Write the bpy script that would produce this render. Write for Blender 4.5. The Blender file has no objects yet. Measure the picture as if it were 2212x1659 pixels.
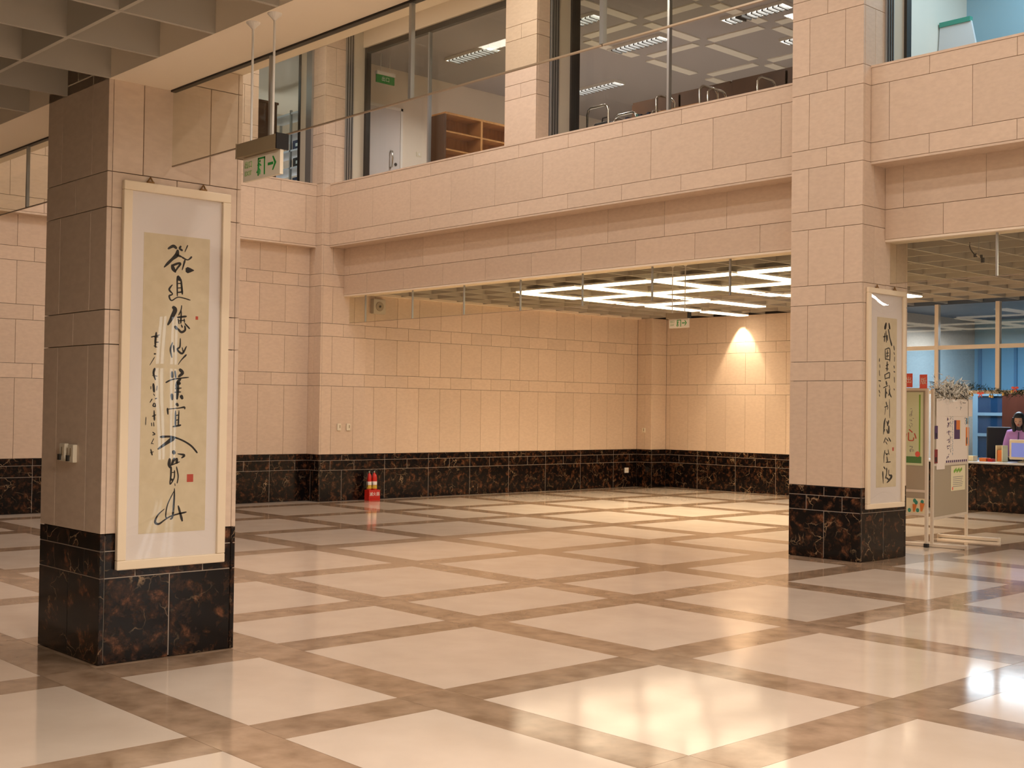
import bpy, bmesh, math, random
from mathutils import Vector, Matrix
S = bpy.context.scene
COL = S.collection
random.seed(7)
PI = math.pi

# ---------------------------------------------------------------- camera
cam = bpy.data.cameras.new('camera')
cam.sensor_width = 36.0
cam.lens = 43.601
cam.clip_start = 0.05
cam.clip_end = 200
camo = bpy.data.objects.new('camera', cam)
COL.objects.link(camo)
_r = Vector((0.67953918, 0.733518, 0.01333589))
_u = Vector((0.00653754, -0.02423144, 0.999685))
_f = Vector((-0.73361009, 0.67923794, 0.02126162))
camo.matrix_world = Matrix(((_r.x, _u.x, -_f.x, 0), (_r.y, _u.y, -_f.y, 0), (_r.z, _u.z, -_f.z, 1.6), (0, 0, 0, 1)))
S.camera = camo

# ---------------------------------------------------------------- view, world
S.view_settings.view_transform = 'Standard'
S.view_settings.look = 'None'
S.view_settings.gamma = 1.0
S.view_settings.use_curve_mapping = False
S.view_settings.exposure = 0.0
w = bpy.data.worlds.new('daylight'); S.world = w
w.use_nodes = True
w.node_tree.nodes['Background'].inputs[0].default_value = (0.93, 0.96, 1.0, 1)
w.node_tree.nodes['Background'].inputs[1].default_value = 3.6
S.cycles.max_bounces = 10
S.cycles.diffuse_bounces = 5
S.cycles.glossy_bounces = 5
S.cycles.transparent_max_bounces = 24
S.cycles.caustics_reflective = False
S.cycles.caustics_refractive = False
S.cycles.sample_clamp_indirect = 6.0


def area(name, loc, rot, sx, sy, power, col, spread=180):
    l = bpy.data.lights.new(name, 'AREA')
    l.shape = 'RECTANGLE'; l.size = sx; l.size_y = sy
    l.energy = power; l.color = col
    l.spread = math.radians(spread)
    o = bpy.data.objects.new(name, l); COL.objects.link(o)
    o.location = loc; o.rotation_euler = rot
    return o


WARM = (1.0, 0.89, 0.82)
HALL_FILL = (1.0, 0.86, 0.72)
# the warm ceiling lights high over the atrium
for ax, ay, pw in ((-12.5, 5.8, 52), (-8.5, 5.8, 46), (-4.5, 5.8, 46), (-0.5, 5.8, 46), (3.5, 5.8, 46),
                   (-17.1, 8.2, 34), (-11.5, 8.2, 62), (-8.0, 8.2, 26), (-4.5, 8.2, 46), (-0.5, 8.2, 46), (3.5, 8.2, 46),
                   (-16.5, 10.6, 32), (-12.5, 10.6, 68), (-8.5, 10.6, 8), (-4.5, 10.6, 26), (-0.5, 10.6, 46), (3.5, 10.6, 46)):
    area('atrium_light', (ax, ay, 8.25), (0, 0, 0), 1.15, 0.3, pw, WARM)
# unseen warm fill lamps, added to brighten the near floor, pillar and soffit
for hx, hy, pw in ((4.5, 0.5, 150), (-1.0, -3.0, 40), (-3.0, 2.3, 118), (-0.6, 2.3, 120)):
    area('hall_fill', (hx, hy, 3.55), (0, 0, 0), 1.2, 0.16, pw, HALL_FILL)
# lamps of the right bay, over the open floor before the notice boards
for bx, by, pw in ((-4.4, 14.6, 70), (-3.8, 17.6, 55)):
    area('bay_light', (bx, by, 3.55), (0, 0, 0), 0.25, 1.3, pw, (1.0, 0.86, 0.70))
# the office behind the counter and the blue lit rooms
area('office_light', (-10.6, 22.2, 3.3), (0, 0, 0), 2.0, 1.0, 135, (0.75, 0.88, 1.0))
area('upper_blue_light', (-6.4, 14.2, 7.7), (0, 0, 0), 1.2, 1.6, 72, (0.60, 0.84, 1.0))
# wall washer over the far wall
sp = bpy.data.lights.new('wall_washer', 'SPOT')
sp.energy = 140; sp.color = (1.0, 0.76, 0.5); sp.spot_size = math.radians(62); sp.spot_blend = 0.35; sp.shadow_soft_size = 0.03
spo = bpy.data.objects.new('wall_washer', sp); COL.objects.link(spo)
spo.location = (-15.31, 20.33, 3.60); spo.rotation_euler = (math.radians(10), 0, 0)

# ---------------------------------------------------------------- materials
M = {}


def mat(name, col, rough=0.6, metal=0.0, spec=0.5, emit=None, strength=0.0, alpha=None):
    m = bpy.data.materials.new(name); m.use_nodes = True
    b = m.node_tree.nodes['Principled BSDF']
    b.inputs['Base Color'].default_value = (*col, 1)
    b.inputs['Roughness'].default_value = rough
    b.inputs['Metallic'].default_value = metal
    b.inputs['Specular IOR Level'].default_value = spec
    if emit:
        b.inputs['Emission Color'].default_value = (*emit, 1)
        b.inputs['Emission Strength'].default_value = strength
    M[name] = m
    return m


def mottled(name, c1, c2, scale, rough=0.6, spec=0.5, vary=0.0, detail=6.0, stretch=(1, 1, 1), bump=0.0):
    """two colours mixed by noise, offset and shaded a little per object"""
    m = mat(name, c1, rough, 0, spec)
    nt = m.node_tree; N = nt.nodes; K = nt.links
    b = N['Principled BSDF']
    tc = N.new('ShaderNodeTexCoord'); oi = N.new('ShaderNodeObjectInfo')
    mp = N.new('ShaderNodeMapping'); mp.inputs['Scale'].default_value = stretch
    K.new(tc.outputs['Object'], mp.inputs['Vector'])
    mul = N.new('ShaderNodeMath'); mul.operation = 'MULTIPLY'; mul.inputs[1].default_value = 37.0
    K.new(oi.outputs['Random'], mul.inputs[0])
    add = N.new('ShaderNodeVectorMath'); add.operation = 'ADD'
    K.new(mp.outputs[0], add.inputs[0]); K.new(mul.outputs[0], add.inputs[1])
    nz = N.new('ShaderNodeTexNoise'); nz.inputs['Scale'].default_value = scale; nz.inputs['Detail'].default_value = detail
    K.new(add.outputs[0], nz.inputs['Vector'])
    rp = N.new('ShaderNodeValToRGB')
    rp.color_ramp.elements[0].position = 0.32; rp.color_ramp.elements[0].color = (*c1, 1)
    rp.color_ramp.elements[1].position = 0.68; rp.color_ramp.elements[1].color = (*c2, 1)
    K.new(nz.outputs['Fac'], rp.inputs[0])
    hs = N.new('ShaderNodeHueSaturation')
    mr = N.new('ShaderNodeMapRange'); mr.inputs['To Min'].default_value = 1 - vary; mr.inputs['To Max'].default_value = 1 + vary
    K.new(oi.outputs['Random'], mr.inputs['Value']); K.new(mr.outputs[0], hs.inputs['Value'])
    K.new(rp.outputs[0], hs.inputs['Color']); K.new(hs.outputs[0], b.inputs['Base Color'])
    if bump:
        bp = N.new('ShaderNodeBump'); bp.inputs['Strength'].default_value = bump; bp.inputs['Distance'].default_value = 0.004
        K.new(nz.outputs['Fac'], bp.inputs['Height']); K.new(bp.outputs[0], b.inputs['Normal'])
    return m


def dark_marble(name):
    m = mat(name, (0.02, 0.012, 0.01), 0.16, 0, 0.35)
    nt = m.node_tree; N = nt.nodes; K = nt.links; b = N['Principled BSDF']
    tc = N.new('ShaderNodeTexCoord'); oi = N.new('ShaderNodeObjectInfo')
    mul = N.new('ShaderNodeMath'); mul.operation = 'MULTIPLY'; mul.inputs[1].default_value = 53.0
    K.new(oi.outputs['Random'], mul.inputs[0])
    add = N.new('ShaderNodeVectorMath'); add.operation = 'ADD'
    K.new(tc.outputs['Object'], add.inputs[0]); K.new(mul.outputs[0], add.inputs[1])
    n1 = N.new('ShaderNodeTexNoise'); n1.inputs['Scale'].default_value = 11.0; n1.inputs['Detail'].default_value = 12; n1.inputs['Roughness'].default_value = 0.68; n1.inputs['Distortion'].default_value = 0.35
    K.new(add.outputs[0], n1.inputs['Vector'])
    r1 = N.new('ShaderNodeValToRGB'); e = r1.color_ramp.elements
    e[0].position = 0.47; e[0].color = (0.005, 0.004, 0.0045, 1)
    e[1].position = 0.72; e[1].color = (0.22, 0.085, 0.04, 1)
    x = e.new(0.57); x.color = (0.035, 0.016, 0.009, 1)
    K.new(n1.outputs['Fac'], r1.inputs[0])
    # thin pale veins: the cracks between warped cells
    n2 = N.new('ShaderNodeTexNoise'); n2.inputs['Scale'].default_value = 3.5; n2.inputs['Detail'].default_value = 5
    K.new(add.outputs[0], n2.inputs['Vector'])
    wv = N.new('ShaderNodeVectorMath'); wv.operation = 'SCALE'; wv.inputs['Scale'].default_value = 0.45
    K.new(n2.outputs['Color'], wv.inputs[0])
    wa = N.new('ShaderNodeVectorMath'); wa.operation = 'ADD'
    K.new(add.outputs[0], wa.inputs[0]); K.new(wv.outputs[0], wa.inputs[1])
    vo = N.new('ShaderNodeTexVoronoi'); vo.feature = 'DISTANCE_TO_EDGE'; vo.inputs['Scale'].default_value = 5.0
    K.new(wa.outputs[0], vo.inputs['Vector'])
    r2 = N.new('ShaderNodeValToRGB'); e = r2.color_ramp.elements
    e[0].position = 0.0; e[0].color = (1, 1, 1, 1); e[1].position = 0.028; e[1].color = (0, 0, 0, 1)
    K.new(vo.outputs['Distance'], r2.inputs[0])
    n3 = N.new('ShaderNodeTexNoise'); n3.inputs['Scale'].default_value = 4.0
    K.new(add.outputs[0], n3.inputs['Vector'])
    r3 = N.new('ShaderNodeValToRGB'); r3.color_ramp.elements[0].position = 0.50; r3.color_ramp.elements[1].position = 0.68
    K.new(n3.outputs['Fac'], r3.inputs[0])
    ml = N.new('ShaderNodeMath'); ml.operation = 'MULTIPLY'
    K.new(r2.outputs[0], ml.inputs[0]); K.new(r3.outputs[0], ml.inputs[1])
    mx = N.new('ShaderNodeMixRGB'); mx.inputs[2].default_value = (0.42, 0.29, 0.17, 1)
    K.new(ml.outputs[0], mx.inputs[0]); K.new(r1.outputs[0], mx.inputs[1])
    K.new(mx.outputs[0], b.inputs['Base Color'])
    return m


def glass(name, tint, refl=1.0):
    """thin sheet glass: clear transmission with a tint and a Fresnel reflection"""
    m = bpy.data.materials.new(name); m.use_nodes = True
    nt = m.node_tree; N = nt.nodes; K = nt.links; N.clear()
    o = N.new('ShaderNodeOutputMaterial'); t = N.new('ShaderNodeBsdfTransparent'); g = N.new('ShaderNodeBsdfGlossy')
    t.inputs[0].default_value = (*tint, 1); g.inputs['Roughness'].default_value = 0.0
    fr = N.new('ShaderNodeFresnel'); ge = N.new('ShaderNodeNewGeometry')
    io = N.new('ShaderNodeMapRange'); io.inputs['To Min'].default_value = 1.5; io.inputs['To Max'].default_value = 1 / 1.5
    K.new(ge.outputs['Backfacing'], io.inputs['Value']); K.new(io.outputs[0], fr.inputs[0])
    ml = N.new('ShaderNodeMath'); ml.operation = 'MULTIPLY'; ml.inputs[1].default_value = refl
    mx = N.new('ShaderNodeMixShader')
    K.new(fr.outputs[0], ml.inputs[0]); K.new(ml.outputs[0], mx.inputs[0]); K.new(t.outputs[0], mx.inputs[1]); K.new(g.outputs[0], mx.inputs[2])
    K.new(mx.outputs[0], o.inputs[0])
    M[name] = m
    return m


mottled('limestone', (0.66, 0.53, 0.42), (0.72, 0.585, 0.465), 14.0, 0.55, 0.35, vary=0.045, stretch=(1, 1, 2.2))
mat('joint', (0.035, 0.03, 0.028), 0.95)
mat('core', (0.42, 0.33, 0.25), 0.9)
dark_marble('dark_marble')
mat('marble_joint', (0.42, 0.36, 0.30), 0.6)
mottled('floor_cream', (0.68, 0.57, 0.47), (0.75, 0.64, 0.535), 2.6, 0.095, 0.42, vary=0.03)
mottled('floor_brown', (0.27, 0.18, 0.115), (0.45, 0.32, 0.22), 5.5, 0.10, 0.45, vary=0.10, detail=9)
mat('grout', (0.36, 0.26, 0.18), 0.5)
mat('plaster', (0.72, 0.64, 0.52), 0.85)
mat('coffer', (0.46, 0.43, 0.37), 0.9)
mat('soffit', (0.90, 0.80, 0.66), 0.8)
mat('upper_ceiling', (0.42, 0.39, 0.385), 0.9)
mat('upper_wall', (0.80, 0.72, 0.62), 0.85)
mat('white_strip', (0.86, 0.82, 0.74), 0.7)
mat('tube_light', (1, 1, 1), 0.5, emit=(1.0, 0.80, 0.55), strength=5.0)
mat('louvre_glow', (1, 1, 1), 0.5, emit=(1.0, 0.94, 0.87), strength=14.0)
mat('louvre_metal', (0.10, 0.10, 0.10), 0.5)
mat('metal_white', (0.80, 0.78, 0.74), 0.4)
mat('aluminium', (0.42, 0.43, 0.43), 0.35, 0.7)
mat('bronze_frame', (0.045, 0.04, 0.035), 0.4, 0.3)
mat('cream_reveal', (0.62, 0.58, 0.48), 0.7)
mat('chrome', (0.75, 0.72, 0.66), 0.2, 1.0)
mat('dark_metal', (0.05, 0.045, 0.04), 0.5, 0.4)
mat('black', (0.012, 0.012, 0.014), 0.5)
mat('ink', (0.010, 0.010, 0.011), 0.7)
mat('frame_cream', (0.86, 0.74, 0.56), 0.45)
mat('mount_silk', (0.86, 0.80, 0.755), 0.8)
mottled('rice_paper', (0.72, 0.62, 0.42), (0.78, 0.68, 0.48), 12.0, 0.85, 0.2)
mat('seal_red', (0.55, 0.08, 0.05), 0.8)
mat('brass', (0.32, 0.18, 0.07), 0.4, 0.7)
mat('ivory_plastic', (0.78, 0.72, 0.58), 0.5)
mat('sign_white', (0.80, 0.72, 0.58), 0.5)
mat('sign_green', (0.02, 0.30, 0.05), 0.5)
mat('sign_pale_green', (0.30, 0.45, 0.18), 0.5)
mat('sign_box', (0.30, 0.23, 0.14), 0.5)
mat('fire_red', (0.55, 0.02, 0.012), 0.35)
mat('label_yellow', (0.62, 0.42, 0.05), 0.5)
mat('white', (0.85, 0.82, 0.78), 0.6)
mottled('oak', (0.42, 0.20, 0.065), (0.55, 0.28, 0.10), 3.0, 0.3, 0.5, stretch=(6, 1, 1))
mottled('walnut', (0.085, 0.038, 0.018), (0.13, 0.06, 0.028), 4.0, 0.35, 0.5, stretch=(1, 1, 0.2))
mottled('red_wood', (0.11, 0.028, 0.018), (0.16, 0.045, 0.028), 4.0, 0.4, 0.5, stretch=(1, 1, 0.2))
mat('door_grey', (0.66, 0.63, 0.63), 0.25)
mat('blue_panel', (0.31, 0.47, 0.55), 0.6)
mat('blue_frame', (0.16, 0.28, 0.38), 0.5)
mat('slate_blue', (0.10, 0.13, 0.18), 0.6)
mat('board_grey', (0.42, 0.36, 0.27), 0.9)
mat('board_frame', (0.74, 0.66, 0.56), 0.4)
mat('glass_edge', (0.30, 0.23, 0.16), 0.4)
mat('vinyl', (0.62, 0.56, 0.50), 0.5)
mat('paper_white', (0.86, 0.78, 0.72), 0.8)
mat('paper_cream', (0.84, 0.78, 0.55), 0.8)
mat('paper_green', (0.66, 0.70, 0.46), 0.8)
mat('leaf_green', (0.10, 0.24, 0.07), 0.7)
mat('bright_green', (0.22, 0.45, 0.06), 0.7)
mat('teal', (0.05, 0.30, 0.22), 0.7)
mat('coral_red', (0.80, 0.13, 0.09), 0.7)
mat('orange', (0.75, 0.22, 0.05), 0.7)
mat('print_blue', (0.12, 0.28, 0.42), 0.7)
mat('print_purple', (0.10, 0.05, 0.14), 0.6)
mat('print_grey', (0.28, 0.26, 0.27), 0.7)
mat('tinsel', (0.90, 0.92, 0.90), 0.3, 0.2)
mat('tinsel_dark', (0.07, 0.08, 0.085), 0.3, 0.3)
mat('gold', (0.75, 0.50, 0.16), 0.3, 0.8)
mat('monitor_beige', (0.72, 0.66, 0.52), 0.5)
mat('screen', (0.1, 0.12, 0.3), 0.2, emit=(0.30, 0.36, 0.85), strength=0.45)
mat('jacket_lilac', (0.50, 0.26, 0.62), 0.8)
mat('trousers', (0.03, 0.03, 0.05), 0.8)
mat('skin', (0.55, 0.32, 0.22), 0.55)
mat('hair', (0.008, 0.007, 0.008), 0.4)
mat('book_navy', (0.02, 0.03, 0.07), 0.6)
mat('book_teal', (0.04, 0.18, 0.17), 0.6)
mat('book_pale', (0.62, 0.66, 0.62), 0.6)
mat('book_red', (0.25, 0.03, 0.03), 0.6)
mat('counter_steel', (0.62, 0.66, 0.72), 0.3, 0.3)
glass('smoke_glass', (0.94, 0.94, 0.89), 0.6)
glass('window_glass', (0.95, 0.96, 0.95), 0.45)
glass('picture_glass', (0.97, 0.97, 0.97), 1.3)
glass('blue_glass', (0.62, 0.78, 0.90), 1.0)

# ---------------------------------------------------------------- mesh helpers


def link(o, parent=None, loc=None, rot=None):
    COL.objects.link(o)
    if parent: o.parent = parent
    if loc is not None: o.location = loc
    if rot is not None: o.rotation_euler = rot
    return o


def add_box(bm, x0, x1, y0, y1, z0, z1):
    v = [bm.verts.new(p) for p in ((x0, y0, z0), (x1, y0, z0), (x1, y1, z0), (x0, y1, z0), (x0, y0, z1), (x1, y0, z1), (x1, y1, z1), (x0, y1, z1))]
    for f in ((0, 3, 2, 1), (4, 5, 6, 7), (0, 1, 5, 4), (1, 2, 6, 5), (2, 3, 7, 6), (3, 0, 4, 7)):
        bm.faces.new([v[i] for i in f])


def add_tube(bm, pts, r, n=8, cap=True):
    pts = [Vector(p) for p in pts]
    rr = r if isinstance(r, (list, tuple)) else [r] * len(pts)
    rings = []
    up = Vector((0, 0, 1))
    for i, p in enumerate(pts):
        d = (pts[min(i + 1, len(pts) - 1)] - pts[max(i - 1, 0)]).normalized()
        a = d.cross(up)
        if a.length < 1e-3: a = d.cross(Vector((1, 0, 0)))
        a.normalize(); b = d.cross(a).normalized()
        rings.append([bm.verts.new(p + (a * math.cos(2 * PI * k / n) + b * math.sin(2 * PI * k / n)) * rr[i]) for k in range(n)])
    for i in range(len(rings) - 1):
        for k in range(n):
            bm.faces.new((rings[i][k], rings[i][(k + 1) % n], rings[i + 1][(k + 1) % n], rings[i + 1][k]))
    if cap:
        bm.faces.new(rings[0]); bm.faces.new(rings[-1])


def add_lathe(bm, prof, n=20, c=(0, 0, 0)):
    """prof: (radius, z) from the bottom up, about a vertical axis through c"""
    rings = [[bm.verts.new((c[0] + r * math.cos(2 * PI * k / n), c[1] + r * math.sin(2 * PI * k / n), c[2] + z)) for k in range(n)] for r, z in prof]
    for i in range(len(rings) - 1):
        for k in range(n):
            bm.faces.new((rings[i][k], rings[i][(k + 1) % n], rings[i + 1][(k + 1) % n], rings[i + 1][k]))
    bm.faces.new(rings[0]); bm.faces.new(rings[-1])


def add_ball(bm, c, r, sx=1, sy=1, sz=1, u=12, v=8):
    m = Matrix.Translation(c) @ Matrix.Diagonal((r * sx, r * sy, r * sz, 1))
    bmesh.ops.create_uvsphere(bm, u_segments=u, v_segments=v, radius=1, matrix=m)


def mesh(name, bm, m, smooth=False):
    bmesh.ops.recalc_face_normals(bm, faces=bm.faces)
    me = bpy.data.meshes.new(name); bm.to_mesh(me); bm.free()
    me.materials.append(M[m] if isinstance(m, str) else m)
    if smooth:
        for p in me.polygons: p.use_smooth = True
    return me


def obj(name, bm, m, parent=None, loc=None, rot=None, smooth=False, bevel=0.0):
    me = mesh(name, bm, m, smooth) if isinstance(bm, bmesh.types.BMesh) else bm
    o = bpy.data.objects.new(name, me)
    link(o, parent, loc, rot)
    if bevel:
        b = o.modifiers.new('bevel', 'BEVEL'); b.width = bevel; b.segments = 2; b.limit_method = 'ANGLE'
    return o


def box(name, m, x0, x1, y0, y1, z0, z1, parent=None, bevel=0.0, loc=None, rot=None):
    bm = bmesh.new(); add_box(bm, x0, x1, y0, y1, z0, z1)
    return obj(name, bm, m, parent, loc, rot, bevel=bevel)


def tag(o, label, cat, group=None, kind=None):
    o['label'] = label
    if cat: o['category'] = cat
    if group: o['group'] = group
    if kind: o['kind'] = kind
    return o


def thing(name, label, cat, loc=(0, 0, 0), rotz=0.0, group=None, kind=None):
    o = bpy.data.objects.new(name, None)
    o.empty_display_size = 0.1
    link(o, None, loc, (0, 0, rotz))
    return tag(o, label, cat, group, kind)


def struct(o, label):
    o['kind'] = 'structure'; o['label'] = label
    return o


def copy_tree(o, parent=None):
    c = o.copy(); COL.objects.link(c)
    if parent: c.parent = parent
    for ch in list(o.children): copy_tree(ch, c)
    return c


SLABS = {}


def slab(w, h, t, m, c=0.0018):
    """a stone slab: x 0..w, z 0..h, front face at y=-t with a fine chamfer; shared by slabs alike"""
    k = (round(w, 3), round(h, 3), t, m)
    if k in SLABS: return SLABS[k]
    bm = bmesh.new()
    B = [bm.verts.new(p) for p in ((0, 0, 0), (w, 0, 0), (w, 0, h), (0, 0, h))]
    E = [bm.verts.new(p) for p in ((0, -t + c, 0), (w, -t + c, 0), (w, -t + c, h), (0, -t + c, h))]
    F = [bm.verts.new(p) for p in ((c, -t, c), (w - c, -t, c), (w - c, -t, h - c), (c, -t, h - c))]
    bm.faces.new(F)
    for i in range(4):
        j = (i + 1) % 4
        bm.faces.new((E[i], E[j], F[j], F[i])); bm.faces.new((B[i], B[j], E[j], E[i]))
    bm.faces.new(B[::-1])
    SLABS[k] = mesh('slab', bm, m)
    return SLABS[k]


T = 0.03          # slab thickness
G = 0.005         # joint


def clad(parent, plane, face, a0, a1, courses, gap=G):
    """slabs over a core: face 'S' looks to -Y with its surface at y=plane, running in X from a0 to a1;
    face 'E' looks to +X with its surface at x=plane, running in Y. courses: (z0, z1, pitch, phase, material)"""
    dm = [c[1] for c in courses if c[4] == 'dark_marble']
    if dm:
        bm = bmesh.new()
        if face == 'S': add_box(bm, a0 + 0.002, a1 - 0.012, plane + 0.003, plane + T + 0.002, 0.012, max(dm) - 0.012)
        else: add_box(bm, plane - T - 0.002, plane - 0.003, a0 + 0.002, a1 - 0.006, 0.012, max(dm) - 0.012)
        obj('grout_bed', bm, 'marble_joint', parent)
    for z0, z1, pitch, phase, m in courses:
        js = [a0]
        k = math.ceil((a0 - phase) / pitch + 1e-6)
        while phase + k * pitch < a1 - 1e-6:
            q = phase + k * pitch
            if q - js[-1] > 0.02: js.append(q)
            k += 1
        if a1 - js[-1] < 0.02 and len(js) > 1: js.pop()
        js.append(a1)
        for p, q in zip(js, js[1:]):
            gp = 0.0065 if m == 'dark_marble' else gap
            wd, ht = q - p - gp, z1 - z0 - gp
            if wd < 0.008: continue
            me = slab(wd, ht, T, m)
            nm = 'marble_slab' if m == 'dark_marble' else 'stone_slab'
            o = bpy.data.objects.new(nm, me)
            if face == 'S': link(o, parent, (p + gp / 2, plane + T, z0 + gp / 2))
            else: link(o, parent, (plane - T, p + gp / 2, z0 + gp / 2), (0, 0, PI / 2))


_text_cache = {}


def text_mesh(s, size, m, depth=0.001, align='CENTER'):
    cu = bpy.data.curves.new('lettering', 'FONT')
    cu.body = s; cu.size = size; cu.extrude = depth; cu.align_x = align; cu.align_y = 'CENTER'
    cu.resolution_u = 3
    t = bpy.data.objects.new('lettering', cu); COL.objects.link(t)
    bpy.context.view_layer.update()
    me = bpy.data.meshes.new_from_object(t.evaluated_get(bpy.context.evaluated_depsgraph_get()))
    bpy.data.objects.remove(t)
    me.materials.clear(); me.materials.append(M[m])
    return me


def add_stroke(bm, pts, h=0.0008):
    """a brush stroke in the (y, z) plane: pts (y, z, width), smoothed, rounded at both ends, h thick in x"""
    P = [Vector((p[0], p[1], p[2])) for p in pts]
    Q = []
    n = len(P)
    for i in range(n - 1):
        a, b, c, d = P[max(i - 1, 0)], P[i], P[i + 1], P[min(i + 2, n - 1)]
        for k in range(5):
            t = k / 5
            Q.append(0.5 * ((2 * b) + (c - a) * t + (2 * a - 5 * b + 4 * c - d) * t * t + (3 * b - a - 3 * c + d) * t ** 3))
    Q.append(P[-1])
    L, R = [], []
    for i, q in enumerate(Q):
        d = Vector((Q[min(i + 1, len(Q) - 1)].xy - Q[max(i - 1, 0)].xy))
        if d.length < 1e-6: d = Vector((0, 1))
        d.normalize(); nn = Vector((-d.y, d.x)) * max(q.z, 0.002) * 0.5
        if i == 0: q = Vector((q.x - d.x * q.z * 0.3, q.y - d.y * q.z * 0.3, q.z)); nn = nn * 0.55
        if i == len(Q) - 1: q = Vector((q.x + d.x * q.z * 0.3, q.y + d.y * q.z * 0.3, q.z)); nn = nn * 0.55
        L.append((q.x + nn.x, q.y + nn.y)); R.append((q.x - nn.x, q.y - nn.y))
    f = [[bm.verts.new((h, y, z)) for y, z in S_] for S_ in (L, R)]
    g = [[bm.verts.new((0, y, z)) for y, z in S_] for S_ in (L, R)]
    for i in range(len(Q) - 1):
        bm.faces.new((f[0][i], f[0][i + 1], f[1][i + 1], f[1][i]))
        bm.faces.new((f[0][i], f[0][i + 1], g[0][i + 1], g[0][i]))
        bm.faces.new((f[1][i], f[1][i + 1], g[1][i + 1], g[1][i]))
# ================================================================ the building
LS, DM = 'limestone', 'dark_marble'
XL = (-15.55, -13.75, -11.94, -10.13, -8.316, -7.088, -5.315, -3.53, -1.74, 0.05)
YL = (1.32, 3.135, 4.411, 6.23, 8.04, 9.858, 11.76, 13.04, 14.86, 16.68, 18.49, 20.3)
HB = 0.168
# ---- floor: cream squares between brown bands, each piece let into the bed
bm = bmesh.new(); add_box(bm, -19.5, 8.6, -7.5, 25.0, -0.25, -0.003)
floor = struct(obj('floor', bm, 'grout'), 'polished stone floor of cream squares between brown bands')
XS = (-17.38,) + XL
PLATE = {}


def plate(x0, x1, y0, y1, m, name):
    k = (round(x1 - x0, 3), round(y1 - y0, 3), m)
    if k not in PLATE:
        bm = bmesh.new(); a, b = (x1 - x0) / 2 - 0.0012, (y1 - y0) / 2 - 0.0012
        add_box(bm, -a, a, -b, b, -0.02, 0.0)
        PLATE[k] = mesh(name, bm, m)
    link(bpy.data.objects.new(name, PLATE[k]), floor, ((x0 + x1) / 2, (y0 + y1) / 2, 0))


YS = (-0.5,) + YL
for j in range(len(YS) - 1):
    for i in range(len(XS) - 1):
        under = XS[i] == -8.316 and YS[j] in (3.135, 11.76)      # the bands close up under the pillars
        plate(XS[i] + HB, XS[i + 1] - HB, YS[j] + HB, YS[j + 1] - HB, 'floor_brown' if under else 'floor_cream', 'floor_tile')
for y in YS:
    for i in range(len(XS) - 1):
        plate(XS[i] - HB, XS[i + 1] - HB, y - HB, y + HB, 'floor_brown', 'floor_band')
for x in XS:
    for j in range(len(YS) - 1):
        plate(x - HB, x + HB, YS[j] + HB, YS[j + 1] - HB, 'floor_brown', 'cross_band')
# the margins beyond the drawn grid
bm = bmesh.new()
add_box(bm, 0.05 - HB, 8.5, -7.4, 25, -0.02, 0); add_box(bm, -18.2, 0.05 - HB, -7.4, -0.5 - HB, -0.02, 0)
add_box(bm, -18.2, -17.38 - HB, -0.5 - HB, 20.9, -0.02, 0); add_box(bm, -17.38 - HB, 0.05 - HB, 20.3 + HB, 25, -0.02, 0)
obj('floor_margin', bm, 'floor_cream', floor)

# ---- courses
m1, m2, mt = 0.531, 0.698, 0.804
Z = [0.804, 1.976, 2.19, 2.826, 3.048, 3.683, 3.891, 4.381, 4.591, 5.226, 5.44, 6.093, 6.30, 6.95, 7.16, 7.80, 8.02, 8.3]


def marble(pb, ps, pc, phb, phs, phc):
    return [(0, m1, pb, phb, DM), (m1, m2, ps, phs, DM), (m2, mt, pc, phc, DM)]


def stone(z0, z1, pt, pht, ps=None, phs=None):
    ps = ps or pt; phs = pht + pt / 2 if phs is None else phs
    out = []
    for i in range(len(Z) - 1):
        a, b = max(Z[i], z0), min(Z[i + 1], z1)
        if b - a < 0.03: continue
        out.append((a, b, pt, pht, LS) if i % 2 == 0 else (a, b, ps, phs, LS))
    return out


def pillar(name, label, x0, x1, y0, y1, ztop):
    bm = bmesh.new(); add_box(bm, x0 + T, x1 - T, y0 + T, y1 - T, 0, ztop)
    p = struct(obj(name, bm, 'joint'), label)
    W_, D_ = x1 - x0, y1 - y0
    cs = marble(W_ / 2, W_ / 2, W_ / 2, x0 + W_ / 2, x0 + W_ / 4, x0 + W_ / 2) + stone(mt, ztop, W_ / 2, x0 + W_ / 4, None, x0 + W_ / 2)
    clad(p, y0, 'S', x0, x1, cs)
    cs = marble(D_ / 2, D_ / 2, D_ / 2, y0 + D_ / 2, y0 + D_ / 4, y0 + D_ / 2) + stone(mt, ztop, D_ / 2, y0 + D_ / 4, None, y0 + D_ / 2)
    clad(p, x1, 'E', y0 + T, y1 - T, cs)
    # the two edge strips of the far sides' slabs
    for z0, z1, pt, ph, m in cs:
        link(bpy.data.objects.new('marble_slab' if m == DM else 'stone_slab', slab(T, z1 - z0 - G, T, m)), p, (x1 - T, y1 - T + 0.001, z0 + G / 2), (0, 0, PI / 2))
    bm = bmesh.new(); add_box(bm, x0, x1 - T, y1 - T, y1, mt, ztop); add_box(bm, x0, x0 + T, y0 + T, y1 - T, mt, ztop)
    obj('rear_cladding', bm, LS, p)
    bm = bmesh.new(); add_box(bm, x0, x1 - T, y1 - T, y1, 0, mt); add_box(bm, x0, x0 + T, y0 + T, y1 - T, 0, mt)
    obj('rear_base', bm, DM, p)
    return p


PX0, PX1 = -8.228, -7.304
pillar('pillar', 'near stone pillar with the taller looking calligraphy frame and two wall sockets', PX0, PX1, 3.338, 4.272, 3.82)
pillar('pillar', 'far stone pillar between the recess and the notice boards, rising past the balcony', PX0, PX1, 11.935, 12.885, 8.3)
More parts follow.
